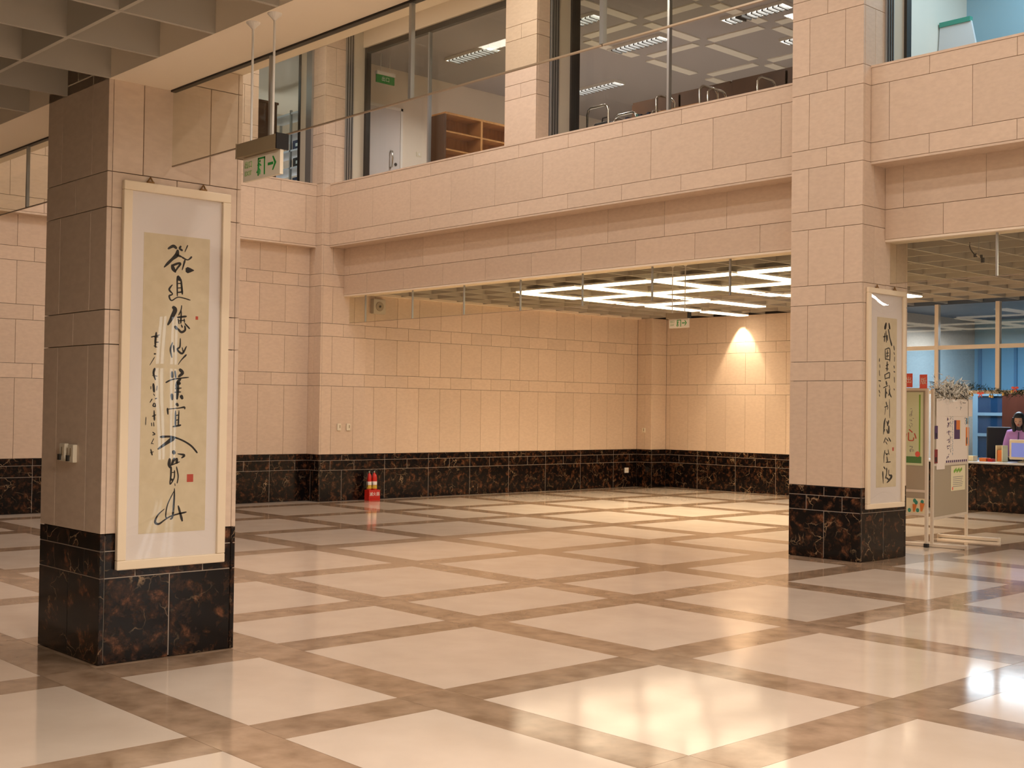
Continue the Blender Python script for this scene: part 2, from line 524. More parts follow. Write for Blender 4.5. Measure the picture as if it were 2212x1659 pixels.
# ---- corner column against the left wall
CX, CW = -17.70, -18.067
bm = bmesh.new(); add_box(bm, -18.5, CX - T, 11.935 + T, 12.885, 0, 8.3)
cc = struct(obj('corner_column', bm, 'joint'), 'stone column in the corner where the two balconies meet')
clad(cc, 11.935, 'S', CW - 0.4, CX, marble(.5, .5, .5, CX - .25, CX - .12, CX - .25) + stone(mt, 8.3, .5, CX - .2))
clad(cc, CX, 'E', 11.935 + T, 12.885, marble(1.0, .5, 1.0, 12.41, 12.17, 12.41) + stone(mt, 4.38, .46, 12.17, None, 12.40) + stone(4.38, 8.3, .46, 12.17))
# ---- left wall of the atrium
bm = bmesh.new(); add_box(bm, -18.5, CW - T, -7.4, 11.935, 0, 4.38)
wl = struct(obj('wall_left', bm, 'joint'), 'stone wall behind the near pillar, under the left balcony')
clad(wl, CW, 'E', 4.9, 11.935, marble(1.0, .5, 1.0, 11.2, 11.2, 11.2) + stone(mt, 4.38, .505, 10.95))
bm = bmesh.new(); add_box(bm, CW - T, CW, -7.4, 4.9, mt, 4.38); obj('rear_cladding', bm, LS, wl)
bm = bmesh.new(); add_box(bm, CW - T, CW, -7.4, 4.9, 0, mt); obj('rear_base', bm, DM, wl)
# upper part of that wall, with the window near the corner
bm = bmesh.new(); add_box(bm, -18.55, CW - T, -7.4, 10.87, 5.42, 8.3)
wlu = struct(obj('wall_left_upper', bm, 'joint'), 'stone wall above the left balcony parapet')
clad(wlu, CW, 'E', 4.9, 10.87, stone(5.44, 8.3, .505, 10.6))
# ---- left balcony parapet
bm = bmesh.new(); add_box(bm, -18.4, -17.89 - T, -7.4, 11.935, 4.38, 5.42)
wb = struct(obj('wall_balcony_left', bm, 'joint'), 'short stone balcony parapet along the left wall')
clad(wb, -17.89, 'E', 4.9, 11.935, [(4.381, 4.591, 1.0, 11.22, LS), (4.591, 5.226, 1.0, 10.72, LS), (5.226, 5.42, 1.0, 11.22, LS)])
bm = bmesh.new(); add_box(bm, -18.4, -17.89, 4.9, 11.935, 4.35, 4.379); obj('soffit', bm, LS, wb)
bm = bmesh.new(); add_box(bm, -18.45, -17.885, 4.9, 11.935, 5.42, 5.445); obj('coping', bm, LS, wb)
# ---- recess: left wall, far corner pier, back wall
RX = -17.72
bm = bmesh.new(); add_box(bm, -18.5, RX - T, 12.885, 20.9, 0, 4.38)
wr = struct(obj('wall_recess_left', bm, 'joint'), 'long stone side wall of the recess with the fire extinguishers at its near end')
clad(wr, RX, 'E', 12.885, 20.077, marble(1.0, .5, 1.0, 12.35, 12.35, 12.35) + stone(mt, 3.6, .504, 12.58))
bm = bmesh.new(); add_box(bm, RX - T, -17.318 - T, 20.077 + T, 20.9, 0, 4.38)
pc = struct(obj('corner_pier', bm, 'joint'), 'slim stone pier in the far corner of the recess')
clad(pc, 20.077, 'S', RX, -17.318, marble(1, 1, 1, 0, 0, 0) + stone(mt, 3.6, 1, 0.5))
clad(pc, -17.318, 'E', 20.077 + T, 20.558, marble(1, 1, 1, 0, 0, 0) + stone(mt, 3.6, 1, 0.6, 1, 0.6))
bm = bmesh.new(); add_box(bm, -17.318, -12.3, 20.558 + T, 20.9, 0, 4.38)
wk = struct(obj('wall_back', bm, 'joint'), 'far stone wall of the recess lit by one wall washer')
clad(wk, 20.558, 'S', -17.318, -12.3, marble(.985, .4925, .985, -17.44, -17.44, -17.44) + stone(mt, 3.6, .4925, -17.21))
bm = bmesh.new(); add_box(bm, -12.33, -12.3, 20.53, 24.5, 0, 4.38); obj('end_return', bm, LS, wk)

# ---- main balcony: parapet, recessed fascia below it, both sides of the far pillar
PAR = [(4.381, 4.591, 1.0, -16.98, LS), (4.591, 5.226, 1.0, -17.48, LS), (5.226, 5.42, 1.0, -16.98, LS)]
FAS = [(3.555, 3.891, 1.005, -17.03, LS), (3.891, 4.381, 1.005, -16.53, LS)]
PAR2 = [(4.381, 4.591, .95, -6.61, LS), (4.591, 5.226, .95, -7.08, LS), (5.226, 5.42, .95, -6.61, LS)]
FAS2 = [(3.555, 3.891, .95, -6.61, LS), (3.891, 4.381, .95, -7.08, LS)]


def balcony(x0, x1, par, fas, lab):
    bm = bmesh.new(); add_box(bm, x0, x1, 12.086 + T, 12.394, 4.385, 5.42); add_box(bm, x0, x1, 12.394 + T, 12.56, 3.555, 5.42)
    b = struct(obj('wall_balcony', bm, 'joint'), lab)
    clad(b, 12.086, 'S', x0, x1, par); clad(b, 12.394, 'S', x0, x1, fas)
    bm = bmesh.new(); add_box(bm, x0, x1, 12.09, 12.394, 4.355, 4.38); obj('soffit', bm, LS, b)
    bm = bmesh.new(); add_box(bm, x0, x1, 12.08, 12.62, 5.42, 5.445); obj('coping', bm, LS, b)
    bm = bmesh.new(); add_box(bm, x0, x1, 12.40, 12.64, 3.53, 3.555); obj('edge_trim', bm, 'soffit', b)
    return b


balcony(CX, PX0, PAR, FAS, 'long stone balcony front over the recess, left of the far pillar')
balcony(PX1, 8.0, PAR2, FAS2, 'stone balcony front right of the far pillar, over the notice boards')
# column standing on the balcony
bm = bmesh.new(); add_box(bm, -13.295 + T, -12.635 - T, 12.09 + T, 13.0, 5.44, 8.3)
uc = struct(obj('upper_column', bm, 'joint'), 'stone column standing on the long balcony between two windows')
clad(uc, 12.09, 'S', -13.295, -12.635, [(a, b, .33 if i % 2 else .66, -12.96 if i % 2 else -13.3, LS) for i, (a, b) in enumerate(zip(Z[10:-1], Z[11:]))])
clad(uc, -12.635, 'E', 12.09 + T, 12.35, stone(5.44, 8.3, 1, .5, 1, .5))

# ---- slabs and ceilings
bm = bmesh.new(); add_box(bm, -19.5, 8.6, 12.40, 25, 4.10, 4.38)
struct(obj('upper_floor', bm, 'vinyl'), 'upper storey floor over the recess')
bm = bmesh.new(); add_box(bm, -23, -18.2, 4, 12.4, 4.1, 4.38)
struct(obj('upper_floor', bm, 'core'), 'upper storey floor behind the left balcony')


def coffers(name, label, x0, x1, y0, y1, z, depth, xs, ys, wx0, wx1, wy0, wy1):
    """slab with hanging ribs: every rib in view a piece of its own"""
    bm = bmesh.new(); add_box(bm, x0, x1, y0, y1, z + depth, z + depth + 0.1)
    c = struct(obj(name, bm, 'coffer'), label)
    me_y = None
    for x in xs:
        if me_y is None:
            bm = bmesh.new(); add_box(bm, -0.0125, 0.0125, wy0, wy1, 0, depth); me_y = mesh('ceiling_rib', bm, 'coffer')
        link(bpy.data.objects.new('ceiling_rib', me_y), c, (x, 0, z))
    me_x = None
    for y in ys:
        if me_x is None:
            bm = bmesh.new(); add_box(bm, wx0, wx1, -0.0125, 0.0125, 0.002, depth); me_x = mesh('cross_rib', bm, 'coffer')
        link(bpy.data.objects.new('cross_rib', me_x), c, (0, y, z))
    return c


coffers('ceiling_front', 'low coffered ceiling in front of the near pillar', -18.1, 8.5, -7.4, 3.34, 3.62, 0.30,
        [-7.30 + 0.64 * k for k in range(-16, 24)], [2.80 - 0.64 * k for k in range(0, 16)], -18.1, 8.5, -7.4, 3.338)
coffers('ceiling_recess', 'coffered ceiling of the recess with the zigzag lights', -17.75, 8.5, 12.6, 20.6, 3.6, 0.22,
        [-17.4 + 0.65 * k for k in range(0, 40)], [12.95 + 0.65 * k for k in range(0, 12)], -17.75, 8.5, 12.6, 20.6)
bm = bmesh.new(); add_box(bm, RX, RX + 0.10, 12.9, 20.08, 3.585, 3.63)
struct(obj('trim_1', bm, 'soffit'), 'pale cove trim where the recess walls meet the ceiling')
# beam along the pillar row with the glass track
bm = bmesh.new(); add_box(bm, -18.1, 8.5, 3.338, 3.745, 3.62, 4.4); add_box(bm, -18.1, 8.5, 3.745, 3.80, 3.70, 4.4); add_box(bm, -18.1, 8.5, 3.80, 4.272, 3.82, 8.3)
struct(obj('ceiling_beam', bm, 'soffit'), 'cream ceiling beam along the near pillar carrying the glass track')
bm = bmesh.new(); add_box(bm, -18.1, 8.5, 3.750, 3.785, 3.610, 3.72)
struct(obj('trim_2', bm, 'bronze_frame'), 'dark metal track under the ceiling beam')
bm = bmesh.new(); add_box(bm, -18.6, 8.6, 4.0, 12.9, 8.3, 8.5)
struct(obj('ceiling_atrium', bm, 'plaster'), 'high plaster ceiling of the atrium')
# closing walls behind and beside the camera
bm = bmesh.new(); add_box(bm, -18.5, 8.6, -7.6, -7.4, 0, 4.4)
struct(obj('wall_front', bm, 'plaster'), 'plain wall behind the camera')
bm = bmesh.new()
ws = [(-2.0, -1.2), (4.2, 4.8), (8.3, 8.9), (10.85, 11.35), (11.65, 12.15)]
add_box(bm, 8.4, 8.6, -7.5, 25, 0, 0.6); add_box(bm, 8.4, 8.6, -7.5, 25, 3.2, 8.4)
prev = -7.5
for a, b in ws:
    add_box(bm, 8.4, 8.6, prev, a, 0.6, 3.2); prev = b
add_box(bm, 8.4, 8.6, prev, 25, 0.6, 3.2)
wrt = struct(obj('wall_right', bm, 'plaster'), 'outer wall with daylight windows at the right end of the hall')
for a, b in ws:
    bm = bmesh.new(); add_box(bm, 8.48, 8.49, a, b, 0.6, 3.2); obj('window_pane', bm, 'window_glass', wrt)
    bm = bmesh.new()
    for q in (a, (a + b) / 2, b): add_box(bm, 8.45, 8.52, q - 0.03, q + 0.03, 0.6, 3.2)
    add_box(bm, 8.45, 8.52, a, b, 2.3, 2.36)
    obj('window_frame', bm, 'aluminium', wrt)

bm = bmesh.new(); add_box(bm, -6.0, 8.6, 20.56, 20.7, 0, 4.38)  # unseen wall, added to keep sky light from leaking in at the far end
struct(obj('wall_back_blocker', bm, 'plaster'), 'added plain wall closing the right bay beyond the office against sky light')

# ---- upper rooms behind the glass
UZ = 7.92
bm = bmesh.new(); add_box(bm, -18.6, 8.6, 12.86, 25, UZ, UZ + 0.2)
cu = struct(obj('ceiling_upper', bm, 'upper_ceiling'), 'grey ceiling of the upper reading rooms')
bm = bmesh.new(); add_box(bm, -18.6, 8.6, 12.72, 12.90, UZ, 8.4)
struct(obj('trim_3', bm, 'soffit'), 'pale lintel over the upper windows')
bm = bmesh.new(); add_box(bm, -18.6, -18.4, 12.9, 25, 4.38, UZ)
struct(obj('wall_upper_left', bm, 'upper_wall'), 'cream side wall of the upper reading room')
bm = bmesh.new(); add_box(bm, -18.6, 8.6, 22, 22.2, 4.38, UZ)
struct(obj('wall_upper_back', bm, 'upper_wall'), 'cream back wall of the upper reading rooms')
bm = bmesh.new(); add_box(bm, -8.2, -8.0, 12.95, 22, 4.38, UZ)
struct(obj('wall_upper_divider', bm, 'upper_wall'), 'partition between the reading room and the blue room')
# room behind the left balcony window
bm = bmesh.new(); add_box(bm, -23.2, -23, 8, 16, 4.38, 8.3); add_box(bm, -23, -18.55, 8.8, 9.0, 4.38, 8.3); add_box(bm, -23, -18.62, 14.8, 15, 4.38, 8.3); add_box(bm, -23, -18.5, 8, 15, UZ, 8.3)
struct(obj('wall_left_room', bm, 'upper_wall'), 'plain walls of the room behind the left window')


def window(n, lab, x0, x1, muls, z0=5.30, z1=UZ, y=12.80):
    f = struct(bpy.data.objects.new('window_%d' % n, None), lab); link(f)
    q = [x0] + muls + [x1]
    for a, b in zip(q, q[1:]):
        bm = bmesh.new(); add_box(bm, a + 0.012, b - 0.012, y - 0.005, y + 0.005, z0, z1 - 0.08); obj('window_pane', bm, 'window_glass', f)
    for m_ in muls:
        bm = bmesh.new(); add_box(bm, m_ - 0.018, m_ + 0.018, y - 0.03, y + 0.03, z0, z1); obj('mullion', bm, 'aluminium', f)
    bm = bmesh.new(); add_box(bm, x0, x1, y - 0.04, y + 0.04, z1 - 0.09, z1); obj('head_frame', bm, 'bronze_frame', f)
    for xx, s in ((x0, 1), (x1, -1)):
        bm = bmesh.new(); add_box(bm, min(xx, xx + s * 0.05), max(xx, xx + s * 0.05), y - 0.05, y + 0.05, z0, z1); obj('side_frame', bm, 'bronze_frame', f)
    return f


window(1, 'upper window left of the balcony column, with one mullion', CX + 0.02, -13.28, [-15.92])
window(2, 'wide upper window between the balcony column and the far pillar', -12.635, PX0, [-10.79])
window(3, 'upper window right of the far pillar with the blue room behind', PX1, 6.0, [-4.6, -1.6, 1.6])
# side reveals: shutter guide and cream return
for n, xx in ((1, CX), (2, -12.635), (3, PX1)):
    bm = bmesh.new(); add_box(bm, xx - 0.02, xx + 0.025, 12.36, 12.52, 5.44, 8.3); o = obj('shutter_guide', bm, 'aluminium'); struct(o, 'grey metal shutter guide beside upper window %d' % n)
    for k in range(3):
        bm = bmesh.new(); add_box(bm, xx + 0.0, xx + 0.034, 12.385 + 0.05 * k, 12.395 + 0.05 * k, 5.44, 8.3); obj('guide_lip', bm, 'dark_metal', o)
    bm = bmesh.new(); add_box(bm, xx - 0.02, xx + 0.015, 12.52, 12.80, 5.44, 8.3); struct(obj('trim_%d' % (n + 3), bm, 'cream_reveal'), 'cream window reveal beside upper window %d' % n)
# left window
f = struct(bpy.data.objects.new('window_4', None), 'narrow window in the left wall beside the corner column'); link(f)
bm = bmesh.new(); add_box(bm, -18.455, -18.445, 10.90, 11.90, 5.30, 7.9); obj('window_pane', bm, 'window_glass', f)
bm = bmesh.new(); add_box(bm, -18.49, -18.41, 10.85, 10.90, 5.3, 8.0); obj('side_frame', bm, 'cream_reveal', f)
bm = bmesh.new(); add_box(bm, -18.45, -18.38, 11.89, 11.93, 5.3, 8.0); obj('side_frame', bm, 'bronze_frame', f)
bm = bmesh.new(); add_box(bm, -18.38, -18.2, 11.90, 11.94, 5.3, 8.2); obj('window_reveal', bm, 'cream_reveal', f)
bm = bmesh.new(); add_box(bm, -18.2, -18.03, 11.89, 11.93, 5.3, 8.2); obj('shutter_guide', bm, 'aluminium', f)
bm = bmesh.new(); add_box(bm, -18.49, -18.41, 10.85, 11.93, 7.9, 8.1); obj('head_frame', bm, 'bronze_frame', f)

# ---- office behind the counter
OY = 20.30
f = struct(bpy.data.objects.new('window_5', None), 'glazed office front behind the counter with a high transom'); link(f)
for x in (-12.03, -10.92, -9.81, -8.70):
    bm = bmesh.new(); add_box(bm, x - 0.035, x + 0.035, OY - 0.04, OY + 0.04, 2.0 if x > -12 else 0, 3.56); obj('mullion', bm, 'board_frame', f)
for a, b in ((-12.03, -10.92), (-10.92, -9.81), (-9.81, -8.70)):
    bm = bmesh.new(); add_box(bm, a + .035, b - .035, OY - 0.004, OY + 0.004, 2.84, 3.54); obj('window_pane', bm, 'window_glass', f)
    bm = bmesh.new(); add_box(bm, a + .035, b - .035, OY - 0.004, OY + 0.004, 2.05, 2.76); obj('window_pane', bm, 'blue_glass', f)
bm = bmesh.new(); add_box(bm, -12.03, -8.7, OY - 0.035, OY + 0.035, 2.765, 2.835); obj('transom', bm, 'board_frame', f)
bm = bmesh.new(); add_box(bm, -12.03, -8.7, OY - 0.03, OY + 0.03, 1.99, 2.05); obj('transom', bm, 'board_frame', f)
bm = bmesh.new(); add_box(bm, -12.3, -6.0, 24.4, 24.6, 0, 4.38)
wo = struct(obj('wall_office', bm, 'blue_panel'), 'pale blue back wall of the office')
for k in range(8):
    bm = bmesh.new(); add_box(bm, -12.2 + .75 * k, -12.14 + .75 * k, 24.36, 24.4, 1.9, 3.0); obj('panel_batten', bm, 'blue_frame', wo)
bm = bmesh.new(); add_box(bm, -12.3, -6.0, 20.62, 24.5, 3.58, 3.75)
struct(obj('ceiling_office', bm, 'slate_blue'), 'dim grey ceiling of the office')
bm = bmesh.new(); add_box(bm, -6.2, -6.0, 20.4, 24.5, 0, 4.38)
struct(obj('wall_office_right', bm, 'blue_panel'), 'pale blue side wall of the office')
INK_A=[[[(3741,2601,13),(3775,2621,20),(3797,2610,18)],[(3828,2624,14),(3820,2610,13),(3838,2600,15)],[(3807,2596,18),(3801,2567,29),(3771,2538,19),(3740,2507,18),(3715,2480,7)],[(3801,2567,18),(3834,2558,11)],[(3876,2635,9),(3857,2591,5)],[(3839,2555,13),(3878,2542,8),(3905,2563,14)],[(3859,2538,15),(3841,2474,7)],[(3771,2498,19),(3778,2476,26),(3794,2457,13)],[(3778,2499,15),(3810,2513,14),(3828,2512,14),(3808,2484,12),(3794,2463,11)],[(3877,2476,42),(3897,2477,29),(3924,2478,5)]],[[(3813,2430,18),(3820,2416,27),(3829,2408,18)],[(3807,2427,12),(3810,2304,9)],[(3834,2412,12),(3845,2320,15)],[(3811,2384,7),(3837,2387,7)],[(3812,2355,7),(3839,2359,7)],[(3812,2327,8),(3843,2332,11)],[(3774,2373,7),(3753,2341,13),(3777,2314,8),(3754,2300,12),(3771,2272,9),(3819,2297,7),(3901,2284,8)]],[[(3783,2230,23),(3797,2213,30),(3779,2172,27),(3763,2140,20),(3748,2116,12)],[(3842,2245,7),(3838,2216,8),(3823,2183,9)],[(3840,2210,8),(3838,2132,13)],[(3813,2167,11),(3875,2177,14)],[(3819,2157,8),(3826,2126,8)],[(3861,2160,8),(3864,2138,8)],[(3822,2145,7),(3866,2151,7)],[(3799,2107,18),(3811,2094,21)],[(3820,2093,14),(3843,2074,16),(3869,2088,14),(3867,2115,11)],[(3842,2121,7),(3849,2106,11)],[(3867,2131,9),(3900,2100,11)]],[[(3783,2004,7),(3770,1960,13),(3781,1908,7)],[(3791,1984,13),(3795,1943,7)],[(3837,2033,7),(3835,1980,11),(3817,1962,12),(3852,1937,14),(3881,1984,8)],[(3851,1975,7),(3859,1946,8)],[(3880,1929,13),(3846,1894,7),(3825,1864,4)]],[[(3838,1833,21),(3857,1812,22),(3830,1788,14)],[(3784,1816,15),(3786,1783,18)],[(3804,1822,12),(3810,1782,11)],[(3743,1748,11),(3793,1770,9),(3900,1785,8)],[(3844,1776,16),(3823,1747,22),(3840,1745,20)],[(3821,1740,28),(3825,1694,21),(3822,1645,15)],[(3808,1711,7),(3850,1715,8)],[(3804,1687,7),(3847,1690,8)],[(3785,1672,21),(3789,1641,16)],[(3851,1663,25),(3859,1648,18)]],[[(3820,1613,21),(3829,1602,16)],[(3757,1582,14),(3761,1546,9)],[(3760,1579,6),(3834,1586,7),(3873,1592,13),(3877,1581,8)],[(3813,1568,9),(3814,1474,13)],[(3837,1570,7),(3834,1476,12)],[(3816,1539,7),(3835,1542,7)],[(3817,1508,7),(3835,1512,7)],[(3797,1467,9),(3850,1477,14)]],[[(3713,1402,16),(3788,1403,12),(3863,1380,11),(3927,1344,12),(3971,1299,12)],[(3801,1394,33),(3764,1369,23),(3698,1326,12)]],[[(3803,1310,21),(3809,1298,26)],[(3833,1294,5),(3880,1284,16),(3862,1267,9)],[(3779,1262,16),(3776,1228,23),(3783,1206,13)],[(3810,1262,21),(3794,1226,15)],[(3827,1262,20),(3829,1235,18)],[(3785,1219,7),(3848,1242,7)],[(3790,1210,13),(3789,1154,12),(3785,1100,8),(3812,1140,9),(3814,1187,8)],[(3827,1210,9),(3840,1152,9),(3834,1106,8)],[(3797,1175,6),(3818,1176,6)],[(3792,1131,15),(3800,1128,14)],[(3818,1104,5),(3820,1089,5)]],[[(3816,1073,6),(3815,1005,13),(3807,897,13),(3791,878,9)],[(3816,1061,5),(3771,973,8),(3759,899,9),(3773,886,7)],[(3749,945,5),(3705,908,9),(3687,865,15),(3713,852,13),(3755,877,9),(3804,900,9),(3900,918,12)],[(3845,959,13),(3874,865,18)]]]
INK_A_SMALL=[[[(3658,2032,6),(3684,2036,8)],[(3660,2000,6),(3686,2002,7)],[(3656,1977,7),(3678,1970,5)],[(3670,2062,11),(3665,2007,14),(3666,1967,7)],[(3637,2032,9),(3692,2048,6)]],[[(3659,1927,11),(3670,1927,7)],[(3662,1906,6),(3630,1854,4)]],[[(3664,1833,16),(3657,1803,14),(3671,1763,8)],[(3649,1791,5),(3683,1786,5)]],[[(3657,1736,15),(3663,1688,16)],[(3641,1721,5),(3641,1704,5)],[(3683,1725,5),(3680,1696,5)],[(3660,1675,5),(3667,1662,5)]],[[(3650,1641,8),(3636,1618,4)],[(3672,1643,8),(3684,1647,4)],[(3665,1616,8),(3657,1599,8),(3674,1595,8),(3671,1615,6)]],[[(3666,1568,8),(3669,1509,13)],[(3654,1532,7),(3678,1542,7)]],[[(3649,1491,6),(3652,1471,6)],[(3664,1495,5),(3667,1470,6)]],[[(3612,1527,5),(3610,1478,5)]],[[(3659,1432,7),(3674,1420,8),(3658,1414,5)],[(3667,1392,5),(3650,1358,5)],[(3656,1361,5),(3665,1359,5)]],[[(3648,1325,7),(3658,1289,11)],[(3646,1303,6),(3667,1309,5)]]]
INK_B=[[[(12396,2621,33),(12374,2565,43)],[(12455,2625,20),(12473,2570,37)],[(12448,2556,22),(12473,2471,20),(12517,2385,33)],[(12372,2512,15),(12361,2420,20)],[(12394,2536,17),(12405,2413,15)],[(12420,2487,27),(12427,2434,17)],[(12341,2469,15),(12385,2479,11)]],[[(12379,2334,15),(12388,2222,20)],[(12387,2333,11),(12476,2342,15),(12478,2207,22)],[(12428,2328,15),(12420,2240,15)],[(12400,2290,11),(12454,2295,11)],[(12404,2257,11),(12461,2264,11)],[(12388,2227,13),(12471,2219,11)]],[[(12424,2194,22),(12422,2096,22)],[(12399,2153,13),(12449,2166,15)],[(12393,2120,11),(12447,2116,13)],[(12375,2050,20),(12385,2002,15)],[(12375,2048,11),(12473,2076,15),(12471,2016,20)],[(12391,2008,13),(12467,2021,11)]],[[(12404,1975,24),(12417,1947,33)],[(12348,1904,13),(12443,1933,11)],[(12396,1900,22),(12394,1799,30)],[(12415,1858,20),(12425,1840,15)],[(12472,1885,20),(12482,1841,27),(12518,1804,13)],[(12468,1935,13),(12491,1883,9)],[(12479,1858,15),(12451,1819,11)]],[[(12407,1745,22),(12437,1692,13)],[(12376,1690,13),(12446,1707,11)],[(12399,1685,13),(12381,1606,7)],[(12475,1778,11),(12486,1573,13)],[(12446,1690,13),(12434,1665,11)]],[[(12397,1570,11),(12373,1510,33),(12358,1391,11)],[(12420,1536,15),(12449,1483,15)],[(12464,1537,30),(12439,1491,26)],[(12468,1478,30),(12466,1409,41)],[(12421,1443,17),(12447,1403,22)],[(12383,1444,15),(12374,1422,11)]],[[(12403,1353,15),(12366,1298,17)],[(12416,1342,13),(12457,1315,15)],[(12463,1352,15),(12508,1313,22)],[(12400,1308,13),(12436,1280,11)]],[[(12389,1211,15),(12371,1143,15),(12372,1074,7)],[(12457,1218,13),(12475,1165,15)],[(12415,1165,13),(12453,1175,15)],[(12431,1142,15),(12444,1090,27)],[(12413,1079,13),(12511,1083,13)],[(12402,1184,13),(12437,1157,9)]],[[(12369,1028,20),(12398,1005,15)],[(12348,972,30),(12359,847,11)],[(12428,1010,27),(12430,958,17),(12406,904,22)],[(12474,992,17),(12478,940,15),(12536,922,33),(12485,880,26),(12435,853,11)],[(12428,906,20),(12472,888,20)]]]
INK_B_SMALL=[[[(12263,2224,15),(12260,2194,15)]],[[(12267,2161,9),(12273,2128,13)]],[[(12261,2095,9),(12268,2037,11)]],[[(12244,1982,9),(12294,1979,13)]],[[(12263,1937,9),(12273,1912,13)]],[[(12258,1874,17),(12277,1846,11)]],[[(12265,1829,9),(12271,1808,11)]],[[(12562,2378,17),(12575,2333,17)]],[[(12563,2307,11),(12579,2282,13)]],[[(12580,2257,11),(12577,2206,11)]],[[(12568,2155,17),(12578,2130,15)]],[[(12566,2092,15),(12591,2086,13)]],[[(12576,2029,13),(12583,1970,13)]],[[(12571,1898,15),(12584,1885,13)]]]
# ================================================================ lamps
# zigzag of fluorescent strips under the recess ceiling
LX, LY = (-15.12, -13.62, -12.12, -10.6, -9.08), (14.12, 15.66, 17.32, 18.95, 20.45)


def strip_light(x0, x1, y0, y1, label):
    cx, cy = (x0 + x1) / 2, (y0 + y1) / 2
    t = thing('strip_light', label, 'light', (cx, cy, 3.562), 0, 'fluorescent strips on the recess ceiling')
    a, b = (x1 - x0) / 2, (y1 - y0) / 2
    key = (round(a, 3), round(b, 3))
    if key not in strip_light.c:
        bm = bmesh.new(); add_box(bm, -a + .004, a - .004, -b + .004, b - .004, -0.008, 0.012); d = mesh('diffuser', bm, 'tube_light')
        bm = bmesh.new(); add_box(bm, -a, a, -b, b, 0.012, 0.038); strip_light.c[key] = (d, mesh('housing', bm, 'metal_white'))
    d, h = strip_light.c[key]
    link(bpy.data.objects.new('diffuser', d), t); link(bpy.data.objects.new('housing', h), t)
    la = area('tube', (0, 0, -0.012), (0, 0, 0), 2 * a - .02, 2 * b - .02, 16, (1.0, 0.78, 0.52), 112); la.parent = t


strip_light.c = {}
ORD = ('first', 'second', 'third', 'fourth', 'fifth')
HW = 0.12
for j, i in ((0, 0), (0, 1), (0, 2), (0, 3), (1, 0), (1, 1), (1, 2), (1, 3), (2, 0), (2, 2)):
    strip_light(LX[i] + 0.06, LX[i + 1] - 0.09, LY[j] - HW, LY[j] + HW,
                'strip light across the recess, %s row from the balcony, %s from the wall' % (ORD[j], ORD[i]))
for i, j in ((0, 0), (0, 1), (0, 2), (0, 3), (1, 0), (1, 1), (1, 2), (2, 0), (2, 1), (3, 0), (3, 1)):
    strip_light(LX[i] - HW, LX[i] + HW, LY[j] + 0.125, LY[j + 1] - 0.125,
                'strip light running inward, %s line from the side wall, %s from balcony' % (ORD[i], ORD[j]))
strip_light(-10.62, -10.38, 17.45, 18.80, 'strip light running inward, just right of the far pillar above the notice boards')
# wall washer fitting
t = thing('wall_washer', 'small round ceiling spotlight casting the cone on the far wall', 'spotlight', (-15.31, 20.33, 3.60))
bm = bmesh.new(); add_lathe(bm, [(0.07, 0.02), (0.075, 0.025), (0.075, 0.10), (0.05, 0.22)]); obj('housing', bm, 'metal_white', t)
bm = bmesh.new(); bmesh.ops.create_circle(bm, cap_ends=True, radius=0.05, segments=16, matrix=Matrix.Translation((0, 0, 0.10))); obj('lamp_glass', bm, 'louvre_glow', t)
# louvred fittings in the upper ceiling
lv_h = lv_b = lv_d = None
for k, (x, y, lab) in enumerate((
        (-14.05, 14.25, 'louvred ceiling light of the wide upper window, beside the balcony column'),
        (-14.05, 15.85, 'louvred ceiling light in the wide upper window, middle left, among pale strips'),
        (-16.52, 17.45, 'louvred ceiling light low in the wide upper window, over the book trolleys'),
        (-11.64, 15.9, 'louvred ceiling light at the top of the wide upper window, next to the far pillar'),
        (-16.55, 14.27, 'louvred ceiling light over the oak bookcase and the grey door'),
        (-11.64, 17.5, 'louvred ceiling light half hidden by the far pillar, at its edge'))):
    t = thing('louvre_light', lab, 'light', (x, y, UZ - 0.03), 0, 'louvred lights of the upper ceiling')
    if lv_h is None:
        bm = bmesh.new(); add_box(bm, -.6, .6, -.15, -.13, -.02, .03); add_box(bm, -.6, .6, .13, .15, -.02, .03); add_box(bm, -.6, -.58, -.13, .13, -.02, .03); add_box(bm, .58, .6, -.13, .13, -.02, .03)
        lv_h = mesh('housing', bm, 'metal_white')
        bm = bmesh.new(); add_box(bm, -.58, .58, -.13, .13, .012, .022); lv_d = mesh('diffuser', bm, 'louvre_glow')
        bm = bmesh.new(); add_box(bm, -.014, .014, -.13, .13, -.045, .01); lv_b = mesh('louvre_blade', bm, 'louvre_metal')
    link(bpy.data.objects.new('housing', lv_h), t); link(bpy.data.objects.new('diffuser', lv_d), t)
    for q in range(11): link(bpy.data.objects.new('louvre_blade', lv_b), t, (-.5 + .1 * q, 0, 0))
    la = area('tube', (0, 0, -0.05), (0, 0, 0), 1.1, .24, 42, (1.0, 0.93, 0.86), 130); la.parent = t
# unlit pale strips forming squares on the upper ceiling
PX, PY = [-17.3, -15.95, -14.6, -13.25, -11.88, -10.5], [13.4, 14.98, 16.6, 18.3, 20.0]
sx = bmesh.new(); add_box(sx, -.52, .52, -.10, .10, -.02, 0); sx = mesh('ceiling_strip', sx, 'white_strip')
sy = bmesh.new(); add_box(sy, -.10, .10, -.62, .62, -.02, 0); sy = mesh('ceiling_strip', sy, 'white_strip')
for i, x in enumerate(PX):
    if i < 2: continue
    for j, y in enumerate(PY):
        if i < 5: link(bpy.data.objects.new('ceiling_strip', sx), cu, (x + .68, y, UZ))
        if j < 4: link(bpy.data.objects.new('ceiling_strip', sy), cu, (x, y + .8, UZ))

